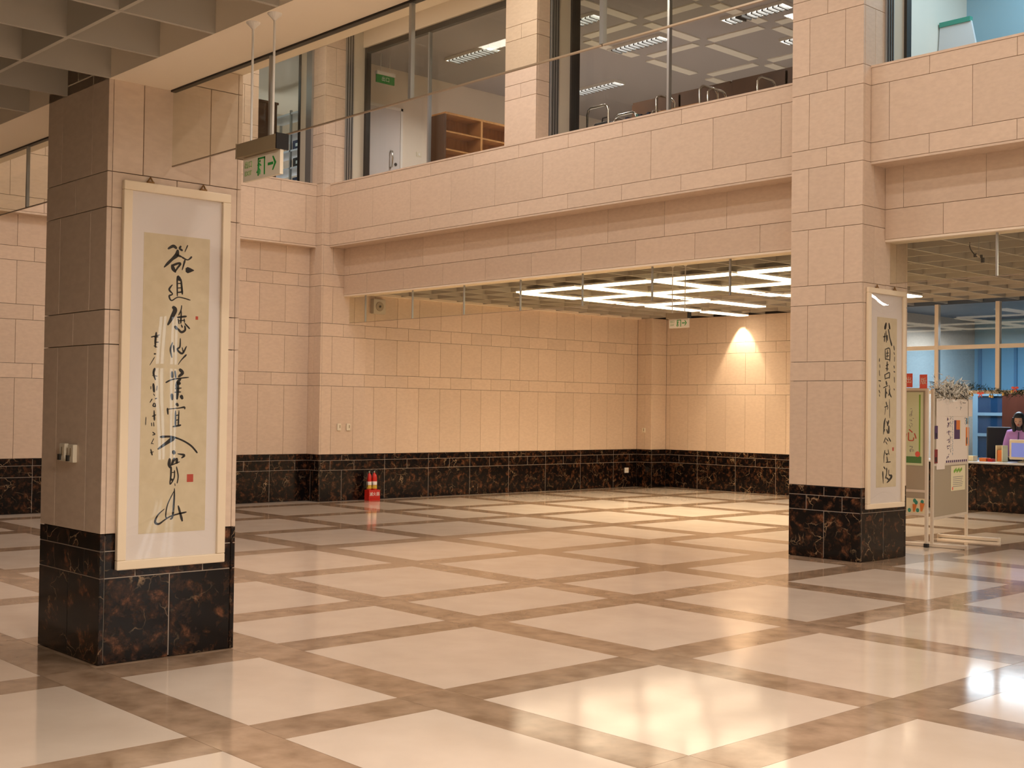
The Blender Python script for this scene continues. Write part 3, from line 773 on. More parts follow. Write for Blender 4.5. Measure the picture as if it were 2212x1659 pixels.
# ================================================================ smoke curtains of glass
def smoke_curtain(label, xs, y, z0, z1, group):
    t = thing('smoke_curtain', label, 'glass panel', (xs[0], y, z0), 0)
    for k in range(len(xs) - 1):
        bm = bmesh.new(); add_box(bm, xs[k] - xs[0] + .004, xs[k + 1] - xs[0] - .004, -0.005, 0.005, 0, z1 - z0); obj('glass_pane', bm, 'smoke_glass', t)
        bm = bmesh.new(); add_box(bm, xs[k] - xs[0] + .004, xs[k + 1] - xs[0] - .004, -0.006, 0.006, -0.007, 0.0); obj('edge_strip', bm, 'glass_edge', t)
    for x in xs[1:-1]:
        bm = bmesh.new(); add_box(bm, x - xs[0] - .010, x - xs[0] + .010, -0.012, 0.012, 0.0, z1 - z0 + .01); obj('joint_clip', bm, 'aluminium', t)
    return t


smoke_curtain('wide hanging glass curtain under the cream beam, right of the near pillar', [PX1 + .005] + [-6.127 + 1.295 * k for k in range(0, 11)], 3.767, 3.135, 3.62, None)
smoke_curtain('hanging glass curtain under the cream beam, left of the near pillar', [-18.05, -16.14, -14.85, -13.55, -12.25, -10.96, -9.665, PX0 - .005], 3.767, 3.135, 3.62, None)
smoke_curtain('hanging glass curtain under the long balcony, in front of the zigzag lights', [CX + .03, -17.2, -15.909, -14.62, -13.34, -12.07, -10.79, -9.513, PX0 - .005], 12.50, 3.075, 3.56, None)
smoke_curtain('hanging glass curtain over the notice boards, right of the far pillar', [PX1 + .005, -6.06, -4.78, -3.5, -2.2], 12.50, 3.075, 3.56, None)

# ================================================================ framed calligraphy
def calligraphy(label, y0, y1, z0, z1, paper, chars, small, seals, wire):
    yc = (y0 + y1) / 2
    t = thing('framed_calligraphy', label, 'picture', (PX1, yc, z0))
    H, W = z1 - z0, (y1 - y0) / 2
    fw, d = 0.058, 0.042
    for nm, a, b, c, e in (('frame_rail', -W, W, 0, fw), ('frame_rail', -W, W, H - fw, H), ('frame_stile', -W, -W + fw, fw, H - fw), ('frame_stile', W - fw, W, fw, H - fw)):
        bm = bmesh.new(); add_box(bm, 0.004, d, a, b, c, e); obj(nm, bm, 'frame_cream', t, bevel=0.006)
    bm = bmesh.new(); add_box(bm, 0.004, 0.020, -W + fw, W - fw, fw, H - fw); obj('mount', bm, 'mount_silk', t)
    pa, pb, pc_, pd = paper
    bm = bmesh.new(); add_box(bm, 0.020, 0.0215, pa - yc, pb - yc, pc_ - z0, pd - z0); pp = obj('paper', bm, 'rice_paper', t)
    for nm, cs in (('ink_character', chars), ('small_ink_character', small)):
        for ch in cs:
            bm = bmesh.new()
            for st in ch: add_stroke(bm, [((y / 1000 - yc), (z / 1000 - z0), w_ / 1000) for y, z, w_ in st])
            obj(nm, bm, 'ink', pp, (0.0217, 0, 0))
    for y, z, a, b in seals:
        bm = bmesh.new()
        add_box(bm, 0.0217, 0.0223, y - yc - a / 2, y - yc + a / 2, z - z0 - b / 2, z - z0 + b / 2)
        obj('red_seal', bm, 'seal_red', pp)
    # a sheet of acrylic, slightly bowed
    bm = bmesh.new(); n = 14
    g = []
    for i in range(n + 1):
        row = []
        for j in range(9):
            s, v = i / n, j / 8
            bow = 0.009 * math.sin(PI * v) * math.sin(PI * s) + 0.0035 * math.sin(2 * PI * s * 1.5) * math.sin(PI * v)
            row.append(bm.verts.new((0.030 + bow, -W + fw + v * 2 * (W - fw), fw + s * (H - 2 * fw))))
        g.append(row)
    for i in range(n):
        for j in range(8): bm.faces.new((g[i][j], g[i][j + 1], g[i + 1][j + 1], g[i + 1][j]))
    obj('acrylic_sheet', bm, 'picture_glass', t, smooth=True)
    for q in (-0.19, 0.18):
        bm = bmesh.new(); add_box(bm, 0.006, 0.03, q - .022, q + .022, H, H + .012); add_tube(bm, [(0.018, q - .02, H + .008), (0.018, q, H + .04), (0.018, q + .02, H + .008)], .006, 6)
        obj('hanger', bm, 'brass', t)
    return t


calligraphy('tall framed black calligraphy of nine large characters with smaller signature, on the near pillar', 3.430, 4.176, 0.580, 3.000,
            (3.576, 4.036, 0.795, 2.690), INK_A, INK_A_SMALL, [(3.951, 2.171, .018, .022), (3.924, 1.136, .045, .05)], False)
calligraphy('tall framed calligraphy on the far pillar beside the notice boards, small writing both sides', 12.009, 12.793, 0.573, 2.998,
            (12.212, 12.628, 0.805, 2.685), INK_B, INK_B_SMALL, [(12.561, 1.224, .035, .04)], True)

# ================================================================ exit signs
def exit_sign(label, cx, cy, ztop, wx, back, rods):
    """hung on two rods: housing above, plate below, writing on the -y face"""
    t = thing('exit_sign', label, 'sign', (cx, cy, ztop), 0)
    hw = wx / 2
    bm = bmesh.new(); add_box(bm, -hw, hw - .004, -.035, .035, -.075, 0); obj('housing', bm, 'sign_box', t, bevel=.004)
    bm = bmesh.new(); add_box(bm, hw - .004, hw + .006, -.036, .036, -.078, .003); obj('end_cap', bm, 'black', t)
    bm = bmesh.new(); add_box(bm, -hw - .006, -hw, -.036, .036, -.078, .003); obj('end_cap', bm, 'sign_box', t)
    ph = .128
    bm = bmesh.new(); add_box(bm, -hw + .03, hw + .0, -.010, .010, -.075 - ph, -.076); pl = obj('sign_plate', bm, 'sign_white', t, bevel=.002)
    pz = -.075 - ph / 2
    Y = -.0112
    R90 = (PI / 2, 0, 0)
    obj('exit_lettering', text_mesh('出口', .040, 'sign_pale_green'), 'x', pl, (-hw + .085, Y, pz + .02), R90)
    obj('exit_lettering', text_mesh('EXIT', .034, 'sign_pale_green'), 'x', pl, (-hw + .085, Y, pz - .024), R90)
    bm = bmesh.new()
    for a, b, c, e in ((-.038, -.027, -.048, .045), (.022, .033, -.048, .045), (-.038, .033, .036, .045)): add_box(bm, a, b, -.0008, 0, c, e)
    obj('door_symbol', bm, 'sign_green', pl, (.02, -.0100, pz))
    bm = bmesh.new(); bmesh.ops.create_circle(bm, cap_ends=True, radius=.007, segments=12, matrix=Matrix.Translation((.004, -.0008, .026)) @ Matrix.Rotation(PI / 2, 4, 'X'))
    for p in (((.0, 0, .016), (-.006, 0, -.008)), ((-.006, 0, -.008), (.008, 0, -.022)), ((.008, 0, -.022), (.006, 0, -.042)), ((-.006, 0, -.008), (-.016, 0, -.026)), ((-.016, 0, -.026), (-.024, 0, -.03)), ((.0, 0, .014), (.016, 0, .002)), ((.0, 0, .014), (-.016, 0, .006))):
        add_tube(bm, [(x, -.0008, z) for x, _, z in p], .0035, 5)
    obj('running_figure', bm, 'sign_green', pl, (.0, -.0105, pz))
    bm = bmesh.new(); add_box(bm, -.04, .012, -.0008, 0, -.007, .007)
    v = [bm.verts.new((x, -.0008, z)) for x, z in ((.002, .036), (.014, .036), (.042, 0), (.014, -.036), (.002, -.036), (.022, 0))]
    bm.faces.new(v)
    obj('arrow', bm, 'sign_green', pl, (hw - .075, -.0103, pz))
    for rx in rods:
        bm = bmesh.new(); add_tube(bm, [(rx, 0, -.01), (rx, 0, back - ztop - .012)], .0065, 8); rd = obj('hanging_rod', bm, 'metal_white', t)
        bm = bmesh.new(); add_lathe(bm, [(.008, -.035), (.016, -.025), (.036, -.006), (.038, 0)], 14, (rx, 0, back - ztop)); obj('ceiling_cup', bm, 'metal_white', rd)
    return t


exit_sign('hanging exit sign with green arrow, near the camera, right of the near pillar', -5.59, 3.385, 2.985, .39, 3.62, (-.105, .105))
exit_sign('small white exit sign with green arrow hanging in the recess under the strip lights', -10.75, 13.0, 2.945, .37, 3.60, (-.11, .11))
# the green exit sign up in the reading room
t = thing('exit_sign', 'white and green exit sign seen high behind the left upper window', 'sign', (-17.75, 13.25, 7.60))
bm = bmesh.new(); add_box(bm, -.04, .04, -.2, .2, -.06, 0); obj('housing', bm, 'white', t)
bm = bmesh.new(); add_box(bm, -.012, .012, -.2, .2, -.2, -.06); pl = obj('sign_plate', bm, 'sign_green', t)
obj('exit_lettering', text_mesh('出口', .09, 'white'), 'x', pl, (.0135, 0, -.13), (PI / 2, 0, PI / 2))
bm = bmesh.new(); add_tube(bm, [(0, -.1, 0), (0, -.1, UZ - 7.60)], .006, 6); add_tube(bm, [(0, .1, 0), (0, .1, UZ - 7.60)], .006, 6); obj('hanging_rod', bm, 'metal_white', t)

# ================================================================ small wall fittings
def socket(label, loc, rotz, w_=.085, h_=.115, d=.03, lever=True, dark=True):
    t = thing('wall_socket', label, 'socket', loc, rotz)
    bm = bmesh.new(); add_box(bm, -w_ / 2, w_ / 2, -d, 0, -h_ / 2, h_ / 2); obj('cover_plate', bm, 'ivory_plastic', t, bevel=.006)
    if lever:
        bm = bmesh.new(); add_box(bm, .004, .016, -d - .004, -d, -.018, .035); obj('switch_slot', bm, 'sign_box', t)
    if dark:
        bm = bmesh.new(); add_box(bm, -w_ / 2 + .002, -.008, -d - .012, -d, -h_ / 2 + .008, -.012); obj('socket_flap', bm, 'dark_metal', t)
    return t


socket('ivory wall socket on the dim face of the near pillar, left of its twin', (-7.832, 3.338, 1.292), 0)
socket('ivory wall socket on the dim face of the near pillar, right of its twin', (-7.702, 3.338, 1.288), 0)
socket('small ivory switch on the corner column, the one farther from the recess', (CX, 12.33, 1.273), PI / 2, .075, .12, .03, True, False)
socket('small ivory switch on the corner column, the one nearer the recess', (CX, 12.525, 1.273), PI / 2, .075, .12, .03, True, False)
socket('small ivory switch on the slim pier in the far recess corner', (-17.51, 20.077, 1.215), 0, .075, .10, .03, True, False)
t = thing('wall_socket', 'white square socket on the dark marble skirting near the far corner', 'socket', (RX, 19.75, .36), PI / 2)
bm = bmesh.new(); add_box(bm, -.06, .06, -.02, 0, -.055, .055); obj('cover_plate', bm, 'white', t, bevel=.005)
bm = bmesh.new(); add_box(bm, -.03, .03, -.023, -.02, -.015, .015); obj('socket_face', bm, 'ivory_plastic', t)
t = thing('wall_speaker', 'square wall speaker box high at the near end of the recess wall', 'speaker', (RX, 13.12, 3.40), PI / 2)
bm = bmesh.new(); add_box(bm, -.13, .13, -.09, 0, -.13, .13); obj('cabinet', bm, 'cream_reveal', t, bevel=.006)
bm = bmesh.new(); bmesh.ops.create_cone(bm, cap_ends=True, segments=20, radius1=.085, radius2=.08, depth=.012, matrix=Matrix.Translation((0, -.094, 0)) @ Matrix.Rotation(PI / 2, 4, 'X')); obj('grille', bm, 'board_grey', t)
bm = bmesh.new(); bmesh.ops.create_cone(bm, cap_ends=True, segments=16, radius1=.022, radius2=.018, depth=.012, matrix=Matrix.Translation((0, -.104, 0)) @ Matrix.Rotation(PI / 2, 4, 'X')); obj('cone_centre', bm, 'dark_metal', t)
# dangling cable from a bracket in the right bay
t = thing('hanging_cable', 'black cable end dangling from a ceiling bracket above the notice boards', 'cable', (-6.79, 13.5, 3.60))
bm = bmesh.new(); add_tube(bm, [(-.078, 0, 0), (-.082, 0, -.04), (-.074, 0, -.075), (-.05, 0, -.11), (-.03, 0, -.135), (-.01, 0, -.15)], .006, 6); obj('cable', bm, 'black', t)
bm = bmesh.new(); add_box(bm, -.028, .0, -.012, .012, -.175, -.135); obj('plug', bm, 'dark_metal', t)
bm = bmesh.new(); add_tube(bm, [(.03, 0, .22), (.03, 0, -.16)], .004, 6); add_box(bm, .012, .048, -.02, .02, .212, .22); obj('bracket_rod', bm, 'aluminium', t)
bm = bmesh.new(); add_tube(bm, [(.0, 0, -.15), (.035, 0, -.175), (.062, 0, -.19)], .007, 6); obj('bracket_arm', bm, 'board_frame', t)
bm = bmesh.new(); add_box(bm, .05, .072, -.012, .012, -.19, -.155); add_box(bm, .06, .092, -.014, .014, -.245, -.19); obj('socket_end', bm, 'black', t)

# ================================================================ fire extinguishers on their red stand
FX, FY = -17.52, 12.93
t = thing('extinguisher_stand', 'low red stand box with white characters on the floor by the corner column', 'stand', (FX, FY, 0), PI / 2)
bm = bmesh.new(); add_box(bm, -.11, .13, -.065, .065, 0.0, .035); obj('base', bm, 'fire_red', t)
bm = bmesh.new(); add_box(bm, -.11, .13, -.065, -.053, .035, .185); fp = obj('front_panel', bm, 'fire_red', t, bevel=.004)
bm = bmesh.new(); add_box(bm, -.11, -.096, -.053, .065, .035, .185); add_box(bm, .116, .13, -.053, .065, .035, .185); add_box(bm, -.096, .116, .053, .065, .035, .185); obj('side_panels', bm, 'fire_red', t)
obj('lettering', text_mesh('滅火器', .072, 'white'), 'x', fp, (.01, -.0665, .11), (PI / 2, 0, 0))
ext = None
for k, (dx, lab) in enumerate(((-.062, 'red fire extinguisher with yellow label, the left one in the red stand'), (.045, 'red fire extinguisher with yellow label, the right one in the red stand'))):
    t = thing('fire_extinguisher', lab, 'extinguisher', (FX, FY + dx, .036), PI / 2)
    r = .05 if k else .042
    bm = bmesh.new(); add_lathe(bm, [(r * .9, 0), (r, .01), (r, .34), (r * .96, .375), (r * .80, .405), (r * .52, .425), (r * .36, .432), (r * .34, .445)], 20); obj('cylinder', bm, 'fire_red', t, smooth=True)
    bm = bmesh.new(); add_lathe(bm, [(r + .001, .17), (r + .0012, .175), (r + .0012, .225), (r + .001, .23)], 20); obj('yellow_label', bm, 'label_yellow', t, smooth=True)
    bm = bmesh.new(); add_lathe(bm, [(r + .001, .235), (r + .0012, .24), (r + .0012, .29), (r + .001, .295)], 20); obj('white_label', bm, 'white', t, smooth=True)
    bm = bmesh.new(); add_lathe(bm, [(.014, .44), (.017, .445), (.017, .47), (.012, .475)], 12); obj('valve', bm, 'chrome', t)
    bm = bmesh.new(); add_tube(bm, [(-.01, 0, .47), (.05, 0, .495), (.07, 0, .485)], .006, 6); add_tube(bm, [(-.01, 0, .462), (.06, 0, .455)], .005, 6); obj('lever', bm, 'dark_metal', t)
    bm = bmesh.new(); add_tube(bm, [(-.015, 0, .46), (-.045, -.01, .45), (-r - .012, -.02, .38), (-r - .012, -.025, .25), (-r - .012, -.02, .20)], .007, 6); obj('hose', bm, 'black', t, smooth=True)

# ================================================================ notice boards
BA = math.atan2(15.348 - 14.086, -7.838 + 7.634)        # direction of the front board along its width


def notice_board(label, x, y, rot, W, top, bottom, rails, feet=True):
    t = thing('notice_board', label, 'notice board', (x, y, 0), rot)
    for nm, a in (('post', 0.0), ('post', W)):
        bm = bmesh.new(); add_box(bm, a - .018, a + .018, -.018, .018, .045, top); obj(nm, bm, 'board_frame', t, bevel=.004)
    if not feet:
        for a in (0.0, W):
            bm = bmesh.new(); add_box(bm, a - .024, a + .024, -.024, .024, 0, .046); obj('glide', bm, 'black', t)
    for a in (0.0, W) if feet else ():
        bm = bmesh.new(); add_box(bm, a - .028, a + .028, -.42, .36, 0.004, .046); ft = obj('foot', bm, 'board_frame', t, bevel=.006)
        bm = bmesh.new(); add_box(bm, a - .03, a + .03, -.43, -.405, 0.0, .048); obj('end_cap', bm, 'board_frame', ft)
        bm = bmesh.new(); add_box(bm, a - .03, a + .03, .345, .37, 0.0, .048); obj('end_cap', bm, 'board_frame', ft)
    for z in rails:
        bm = bmesh.new(); add_box(bm, .018, W - .018, -.014, .014, z - .016, z + .016); obj('rail', bm, 'board_frame', t)
    for a, b in zip(rails, rails[1:]):
        bm = bmesh.new(); add_box(bm, .018, W - .018, -.009, .009, a + .016, b - .016); obj('felt_panel', bm, 'board_grey', t)
    return t


BRX, BRY = -7.634, 14.086
notice_board('grey felt notice board on feet with white posters and a tinsel top', BRX, BRY, BA, 1.277, 1.93, 0.3, [.345, 1.0, 1.915])
notice_board('grey felt notice board behind the far pillar with the pale green poster', -8.85, 14.00, 0, 1.19, 1.94, .39, [.40, .68, 1.925], False)


def on_board(u, z, off=-.0115):
    """a point on the front board's face, u along it"""
    c, s = math.cos(BA), math.sin(BA)
    return (BRX + u * c - off * s, BRY + u * s + off * c, z)


def paper(name, label, cat, w_, h_, m, loc, rotz, draw=None, group=None, curl=0.0):
    """a sheet of paper pinned flat: root mesh with print parts; x right, z up, face to -y"""
    bm = bmesh.new(); n = 6
    rows = []
    for i in range(n + 1):
        u = i / n
        yy = -curl * (u ** 3)
        rows.append([(bm.verts.new((u * w_, yy - .0015, 0)), bm.verts.new((u * w_, yy, 0)), bm.verts.new((u * w_, yy - .0015, h_)), bm.verts.new((u * w_, yy, h_)))])
    for i in range(n):
        a, b = rows[i][0], rows[i + 1][0]
        for q in ((0, 2), (1, 3), (0, 1), (2, 3)): bm.faces.new((a[q[0]], b[q[0]], b[q[1]], a[q[1]]))
    for e in (rows[0][0], rows[-1][0]): bm.faces.new((e[0], e[1], e[3], e[2]))
    o = obj(name, bm, m, None, loc, (0, 0, rotz)); tag(o, label, cat, group)
    if draw: draw(o)
    return o


def block(o, name, m, rects, y=-.0022):
    bm = bmesh.new()
    for a, b, c, d in rects: add_box(bm, a, b, y, y + .0006, c, d)
    return obj(name, bm, m, o)


def glyphs(o, name, m, x, z0, z1, size, seed, y=-.0022):
    """a column of small handwritten marks"""
    rn = random.Random(seed); bm = bmesh.new(); z = z1
    while z - size > z0:
        for k in range(rn.randint(4, 6)):
            a = Vector((x + rn.uniform(-.45, .45) * size, y, z - rn.uniform(.05, .95) * size))
            if rn.random() < .5: b = a + Vector((rn.uniform(.2, .6) * size, 0, rn.uniform(-.1, .1) * size))
            else: b = a + Vector((rn.uniform(-.15, .15) * size, 0, -rn.uniform(.25, .6) * size))
            add_tube(bm, [a, b], size * .055, 4)
        z -= size * 1.12
    return obj(name, bm, m, o)


def big_poster(o):
    glyphs(o, 'handwriting', 'print_purple', .42, .06, .74, .085, 3)
    glyphs(o, 'handwriting', 'print_grey', .52, .16, .72, .05, 4)
    glyphs(o, 'blue_handwriting', 'print_blue', .24, .42, .58, .04, 5)
    glyphs(o, 'blue_handwriting', 'print_blue', .13, .28, .44, .04, 6)
    glyphs(o, 'handwriting', 'print_grey', .16, .18, .26, .04, 8)
    glyphs(o, 'blue_handwriting', 'print_blue', .60, .10, .66, .03, 9)
    block(o, 'dark_bar', 'print_purple', [(.26, .42, .775, .79)])
    block(o, 'picture', 'print_purple', [(.66, .88, .32, .56)]); block(o, 'picture_glow', 'orange', [(.74, .88, .44, .56)], -.0026)
    block(o, 'picture_edge', 'paper_cream', [(.88, .915, .30, .56)])
    glyphs(o, 'handwriting', 'print_grey', 1.08, .48, .62, .05, 12)
    bm = bmesh.new()
    for k in range(11): add_box(bm, .36 + .075 * k, .41 + .075 * k, -.0022, -.0016, .02, .055)
    obj('bottom_lettering', bm, 'print_purple', o)


paper('poster', 'large white handwritten poster with a dark picture, on the front notice board', 'poster', 1.19, .80, 'paper_white', on_board(.09, .99), BA, big_poster)
paper('poster', 'narrow white sheet hanging lower at the left of the large white poster', 'poster', .30, .86, 'paper_white', on_board(.10, .94, -.0145), BA)
paper('poster', 'wide white strip pinned along the top of the large white poster', 'poster', 1.36, .22, 'paper_white', on_board(.08, 1.60, -.0165), BA, lambda o: glyphs(o, 'handwriting', 'print_grey', .9, .04, .20, .05, 31))
for k, (u, z, a, b, m, lab) in enumerate(((.03, 1.32, .10, .16, 'print_purple', 'small dark picture card at the upper left edge of the front board'),
                                         (.02, 1.02, .11, .17, 'book_red', 'small dark red picture card at the lower left edge of the front board'),
                                         (1.20, 1.22, .13, .24, 'orange', 'orange and black picture card at the right edge of the front board'),
                                         (1.21, 1.50, .11, .08, 'print_blue', 'small blue card high on the right edge of the front board'))):
    paper('picture_card', lab, 'card', a, b, m, on_board(u, z, -.0185 if k < 2 else -.013), BA, lambda o, a=a, b=b: block(o, 'card_print', 'black', [(a * .2, a * .7, b * .1, b * .45)]))


def recipe(o):
    bm = bmesh.new()
    for k in range(9): add_ball(bm, (.12 + .035 * k, -.002, .245 + .012 * (k % 3)), .022, 1, .05, 1, 8, 6)
    obj('green_title', bm, 'bright_green', o)
    block(o, 'text_line', 'print_grey', [(.07, .46 - .02 * (k % 3), .17 - .024 * k, .177 - .024 * k) for k in range(6)])
    bm = bmesh.new(); add_ball(bm, (.06, -.002, .03), .022, 1, .05, 1, 10, 6); obj('red_spot', bm, 'coral_red', o)


paper('notice_sheet', 'cream sheet with a green title low on the front notice board', 'notice', .54, .315, 'paper_cream', on_board(.645, .655, -.0105), BA, recipe)


def green_poster(o):
    block(o, 'border', 'leaf_green', [(.02, .38, .03, .11)])
    block(o, 'side_band', 'bright_green', [(.345, .365, .11, .87)])
    obj('large_character', text_mesh('心', .17, 'seal_red'), 'x', o, (.235, -.0024, .36), (PI / 2, 0, 0))
    block(o, 'corner_bracket', 'book_red', [(.02, .035, .62, .80), (.035, .10, .79, .80), (.02, .06, .60, .62)])
    glyphs(o, 'handwriting', 'print_grey', .24, .46, .70, .05, 14); glyphs(o, 'handwriting', 'print_grey', .24, .14, .27, .05, 15); glyphs(o, 'handwriting', 'print_grey', .09, .16, .50, .04, 16)
    bm = bmesh.new(); add_ball(bm, (.33, -.003, .14), .035, 1, .06, 1, 10, 6); add_ball(bm, (.06, -.003, .12), .025, 1, .06, 1, 10, 6); obj('red_flower', bm, 'coral_red', o)


paper('poster', 'pale green poster with one big red character, on the rear notice board', 'poster', .40, .90, 'paper_green', (-8.105, 13.987, .99), 0, green_poster)


def veg(o):
    bm = bmesh.new()
    for x, z, s in ((.10, .06, .9), (.20, .075, 1.0)): add_tube(bm, [(x, -.003, z - .05 * s), (x + .012, -.003, z + .05 * s)], [.012 * s, .03 * s], 8)
    obj('orange_cutout', bm, 'orange', o)
    bm = bmesh.new()
    for x, z in ((.13, .13), (.11, .15), (.15, .035), (.04, .03), (.21, .14)): add_ball(bm, (x, -.003, z), .022, 1, .05, 1.2, 8, 6)
    obj('green_cutout', bm, 'teal', o)


paper('cutout_sheet', 'sheet with orange and green cutouts low on the rear notice board', 'notice', .26, .18, 'paper_cream', (-7.92, 13.987, .41), 0, veg)
for k, (x, ch, lab) in enumerate(((-7.895, '出', 'red paper square with a white character, left one above the rear notice board'), (-7.70, '版', 'red paper square with a white character, right one above the rear notice board'))):
    o = box('red_paper', 'coral_red', -.05, .05, -.002, 0, 0, .17, None, 0, (x, 13.98, 1.95 - .015 * k)); tag(o, lab, 'paper sign', 'red paper squares on the rear notice board')
    obj('white_character', text_mesh(ch, .085, 'paper_white', .0004), 'x', o, (0, -.0026, .085), (PI / 2, 0, 0))
# tinsel along the top of the front board
rn = random.Random(5); bm = bmesh.new()
for k in range(900):
    u, z = rn.uniform(.02, 1.22), rn.gauss(1.915, .06)
    p = Vector(on_board(u, z, rn.uniform(-.05, .03))); d = Vector((rn.uniform(-1, 1), rn.uniform(-1, 1), rn.uniform(-1, 1.1))).normalized() * rn.uniform(.05, .12)
    s = Vector((rn.uniform(-1, 1), rn.uniform(-1, 1), rn.uniform(-1, 1))).normalized() * .009
    v = [bm.verts.new(q) for q in (p - s, p + s, p + d + s * .3)]
    bm.faces.new(v).material_index = 1 if rn.random() < .32 else 0
o = obj('tinsel_garland', bm, 'tinsel'); o.data.materials.append(M['tinsel_dark']); tag(o, 'silver tinsel garland bunched along the top of the front notice board', 'garland')

# ================================================================ counter, office and the person
bm = bmesh.new(); add_box(bm, -12.03, -6.3, 20.20, 20.42, 0, .80)
ct = obj('reception_counter', bm, 'joint'); tag(ct, 'long counter with brown marble front and pale metal edge before the office', 'counter')
for k in range(6):
    for z0, z1 in ((0, .79),):
        link(bpy.data.objects.new('marble_slab', slab(.94, .785, T, DM)), ct, (-12.02 + .95 * k, 20.20, .002))
bm = bmesh.new(); add_box(bm, -12.05, -6.3, 20.15, 20.95, .80, .835); obj('counter_top', bm, 'counter_steel', ct, bevel=.006)
bm = bmesh.new(); add_box(bm, -12.0, -6.4, 20.45, 20.75, 0, .30); obj('plinth', bm, 'slate_blue', ct)
# garland along the office rail
t = thing('christmas_garland', 'dark green garland with gold bells and red bows along the office rail', 'garland', (-10.45, 20.24, 2.02))
rn = random.Random(9); bm = bmesh.new()
for k in range(800):
    x = rn.uniform(-.1, 1.5); zc = .03 + .05 * math.sin(x * 4.6 + .8)
    p = Vector((x, rn.gauss(0, .02), zc + rn.gauss(0, .03))); d = Vector((rn.uniform(-1, 1), rn.uniform(-1, .4), rn.uniform(-1, 1))).normalized() * rn.uniform(.03, .07)
    s = Vector((rn.uniform(-1, 1), 0, rn.uniform(-1, 1))) * .008
    bm.faces.new([bm.verts.new(q) for q in (p - s, p + s, p + d)])
g = obj('greenery', bm, 'black', t); g['kind'] = 'stuff'
g.data.materials[0] = mat('fir_green', (.012, .03, .014), .8)
for x, z in ((.17, .0), (.23, -.02), (.55, -.04), (.59, -.05), (.78, -.01), (.93, .04)):
    bm = bmesh.new(); add_lathe(bm, [(.026, -.05), (.022, -.035), (.014, -.01), (.006, .002)], 12, (x, -.045, z)); obj('bell', bm, 'gold', t, smooth=True)
for x, z in ((.38, -.02), (.98, .07)):
    bm = bmesh.new()
    for q in (-1, 1): add_ball(bm, (x + q * .032, -.045, z), .03, 1.1, .5, .7, 10, 6)
    add_tube(bm, [(x, -.05, z), (x - .03, -.05, z - .07)], .008, 6); add_tube(bm, [(x, -.05, z), (x + .03, -.05, z - .07)], .008, 6); obj('red_bow', bm, 'coral_red', t)
# computer monitor
t = thing('computer_monitor', 'beige tube computer monitor with blue screen on the counter before the person', 'monitor', (-9.40, 20.44, .838), math.radians(-8))
bm = bmesh.new(); add_lathe(bm, [(.12, 0), (.125, .008), (.11, .02), (.05, .03), (.045, .05)], 20); obj('stand', bm, 'monitor_beige', t, smooth=True)
bm = bmesh.new(); add_box(bm, -.20, .20, -.16, -.10, .05, .385); add_box(bm, -.18, .18, -.10, .02, .06, .375)
bmv = [bm.verts.new(p) for p in ((-.17, .02, .07), (.17, .02, .07), (.17, .02, .365), (-.17, .02, .365), (-.10, .2, .11), (.10, .2, .11), (.10, .2, .31), (-.10, .2, .31))]
for q in ((0, 1, 5, 4), (1, 2, 6, 5), (2, 3, 7, 6), (3, 0, 4, 7), (4, 5, 6, 7)): bm.faces.new([bmv[i] for i in q])
obj('casing', bm, 'monitor_beige', t, bevel=.01)
bm = bmesh.new(); add_box(bm, -.155, .155, -.164, -.159, .095, .33); obj('screen', bm, 'screen', t)
bm = bmesh.new(); add_box(bm, .12, .15, -.165, -.16, .064, .078); obj('power_button', bm, 'black', t)
t = thing('file_holder', 'cream upright file holder with an orange file, left of the computer monitor', 'file holder', (-9.80, 20.42, .836))
bm = bmesh.new(); add_box(bm, -.06, -.045, -.1, .1, 0, .28); add_box(bm, .045, .06, -.1, .1, 0, .28); add_box(bm, -.045, .045, .085, .1, 0, .28); add_box(bm, -.045, .045, -.1, .085, 0, .012); obj('holder_box', bm, 'paper_cream', t)
bm = bmesh.new(); add_box(bm, -.035, .035, -.085, .08, .013, .2); obj('orange_file', bm, 'orange', t)
for k, (x, w_, h_, m, lab) in enumerate(((-10.06, .12, .06, 'orange', 'small orange box on the counter left of the file holder'), (-9.93, .08, .05, 'fire_red', 'small red box on the counter beside the file holder'), (-10.36, .26, .09, 'paper_cream', 'low cream paper tray on the counter behind the front notice board'))):
    t = thing('desk_box', lab, 'box', (x, 20.34, .836)); bm = bmesh.new(); add_box(bm, -w_ / 2, w_ / 2, -.08, .08, 0, h_ * .8); obj('body', bm, m, t, bevel=.004)
    bm = bmesh.new(); add_box(bm, -w_ / 2 - .003, w_ / 2 + .003, -.083, .083, h_ * .8, h_); obj('lid', bm, m, t)
# office chair
t = thing('office_chair', 'dark office chair behind the counter, left of the person', 'chair', (-10.30, 21.35, 0), math.radians(25))
bm = bmesh.new()
for k in range(5): add_tube(bm, [(0, 0, .10), (.28 * math.cos(k * 2 * PI / 5), .28 * math.sin(k * 2 * PI / 5), .06)], .018, 6)
obj('star_base', bm, 'black', t)
bm = bmesh.new()
for k in range(5): add_ball(bm, (.28 * math.cos(k * 2 * PI / 5), .28 * math.sin(k * 2 * PI / 5), .03), .03, 1, 1, 1, 8, 6)
obj('castors', bm, 'black', t)
bm = bmesh.new(); add_tube(bm, [(0, 0, .1), (0, 0, .55)], .025, 8); obj('column', bm, 'dark_metal', t)
bm = bmesh.new(); add_box(bm, -.24, .24, -.23, .23, .55, .63); obj('seat', bm, 'black', t, bevel=.03)
bm = bmesh.new(); add_box(bm, -.21, .21, .2, .27, .78, 1.42); obj('backrest', bm, 'black', t, bevel=.03)
bm = bmesh.new(); add_tube(bm, [(0, .2, .58), (0, .3, .62), (0, .28, .85)], .02, 6); obj('back_bracket', bm, 'dark_metal', t)
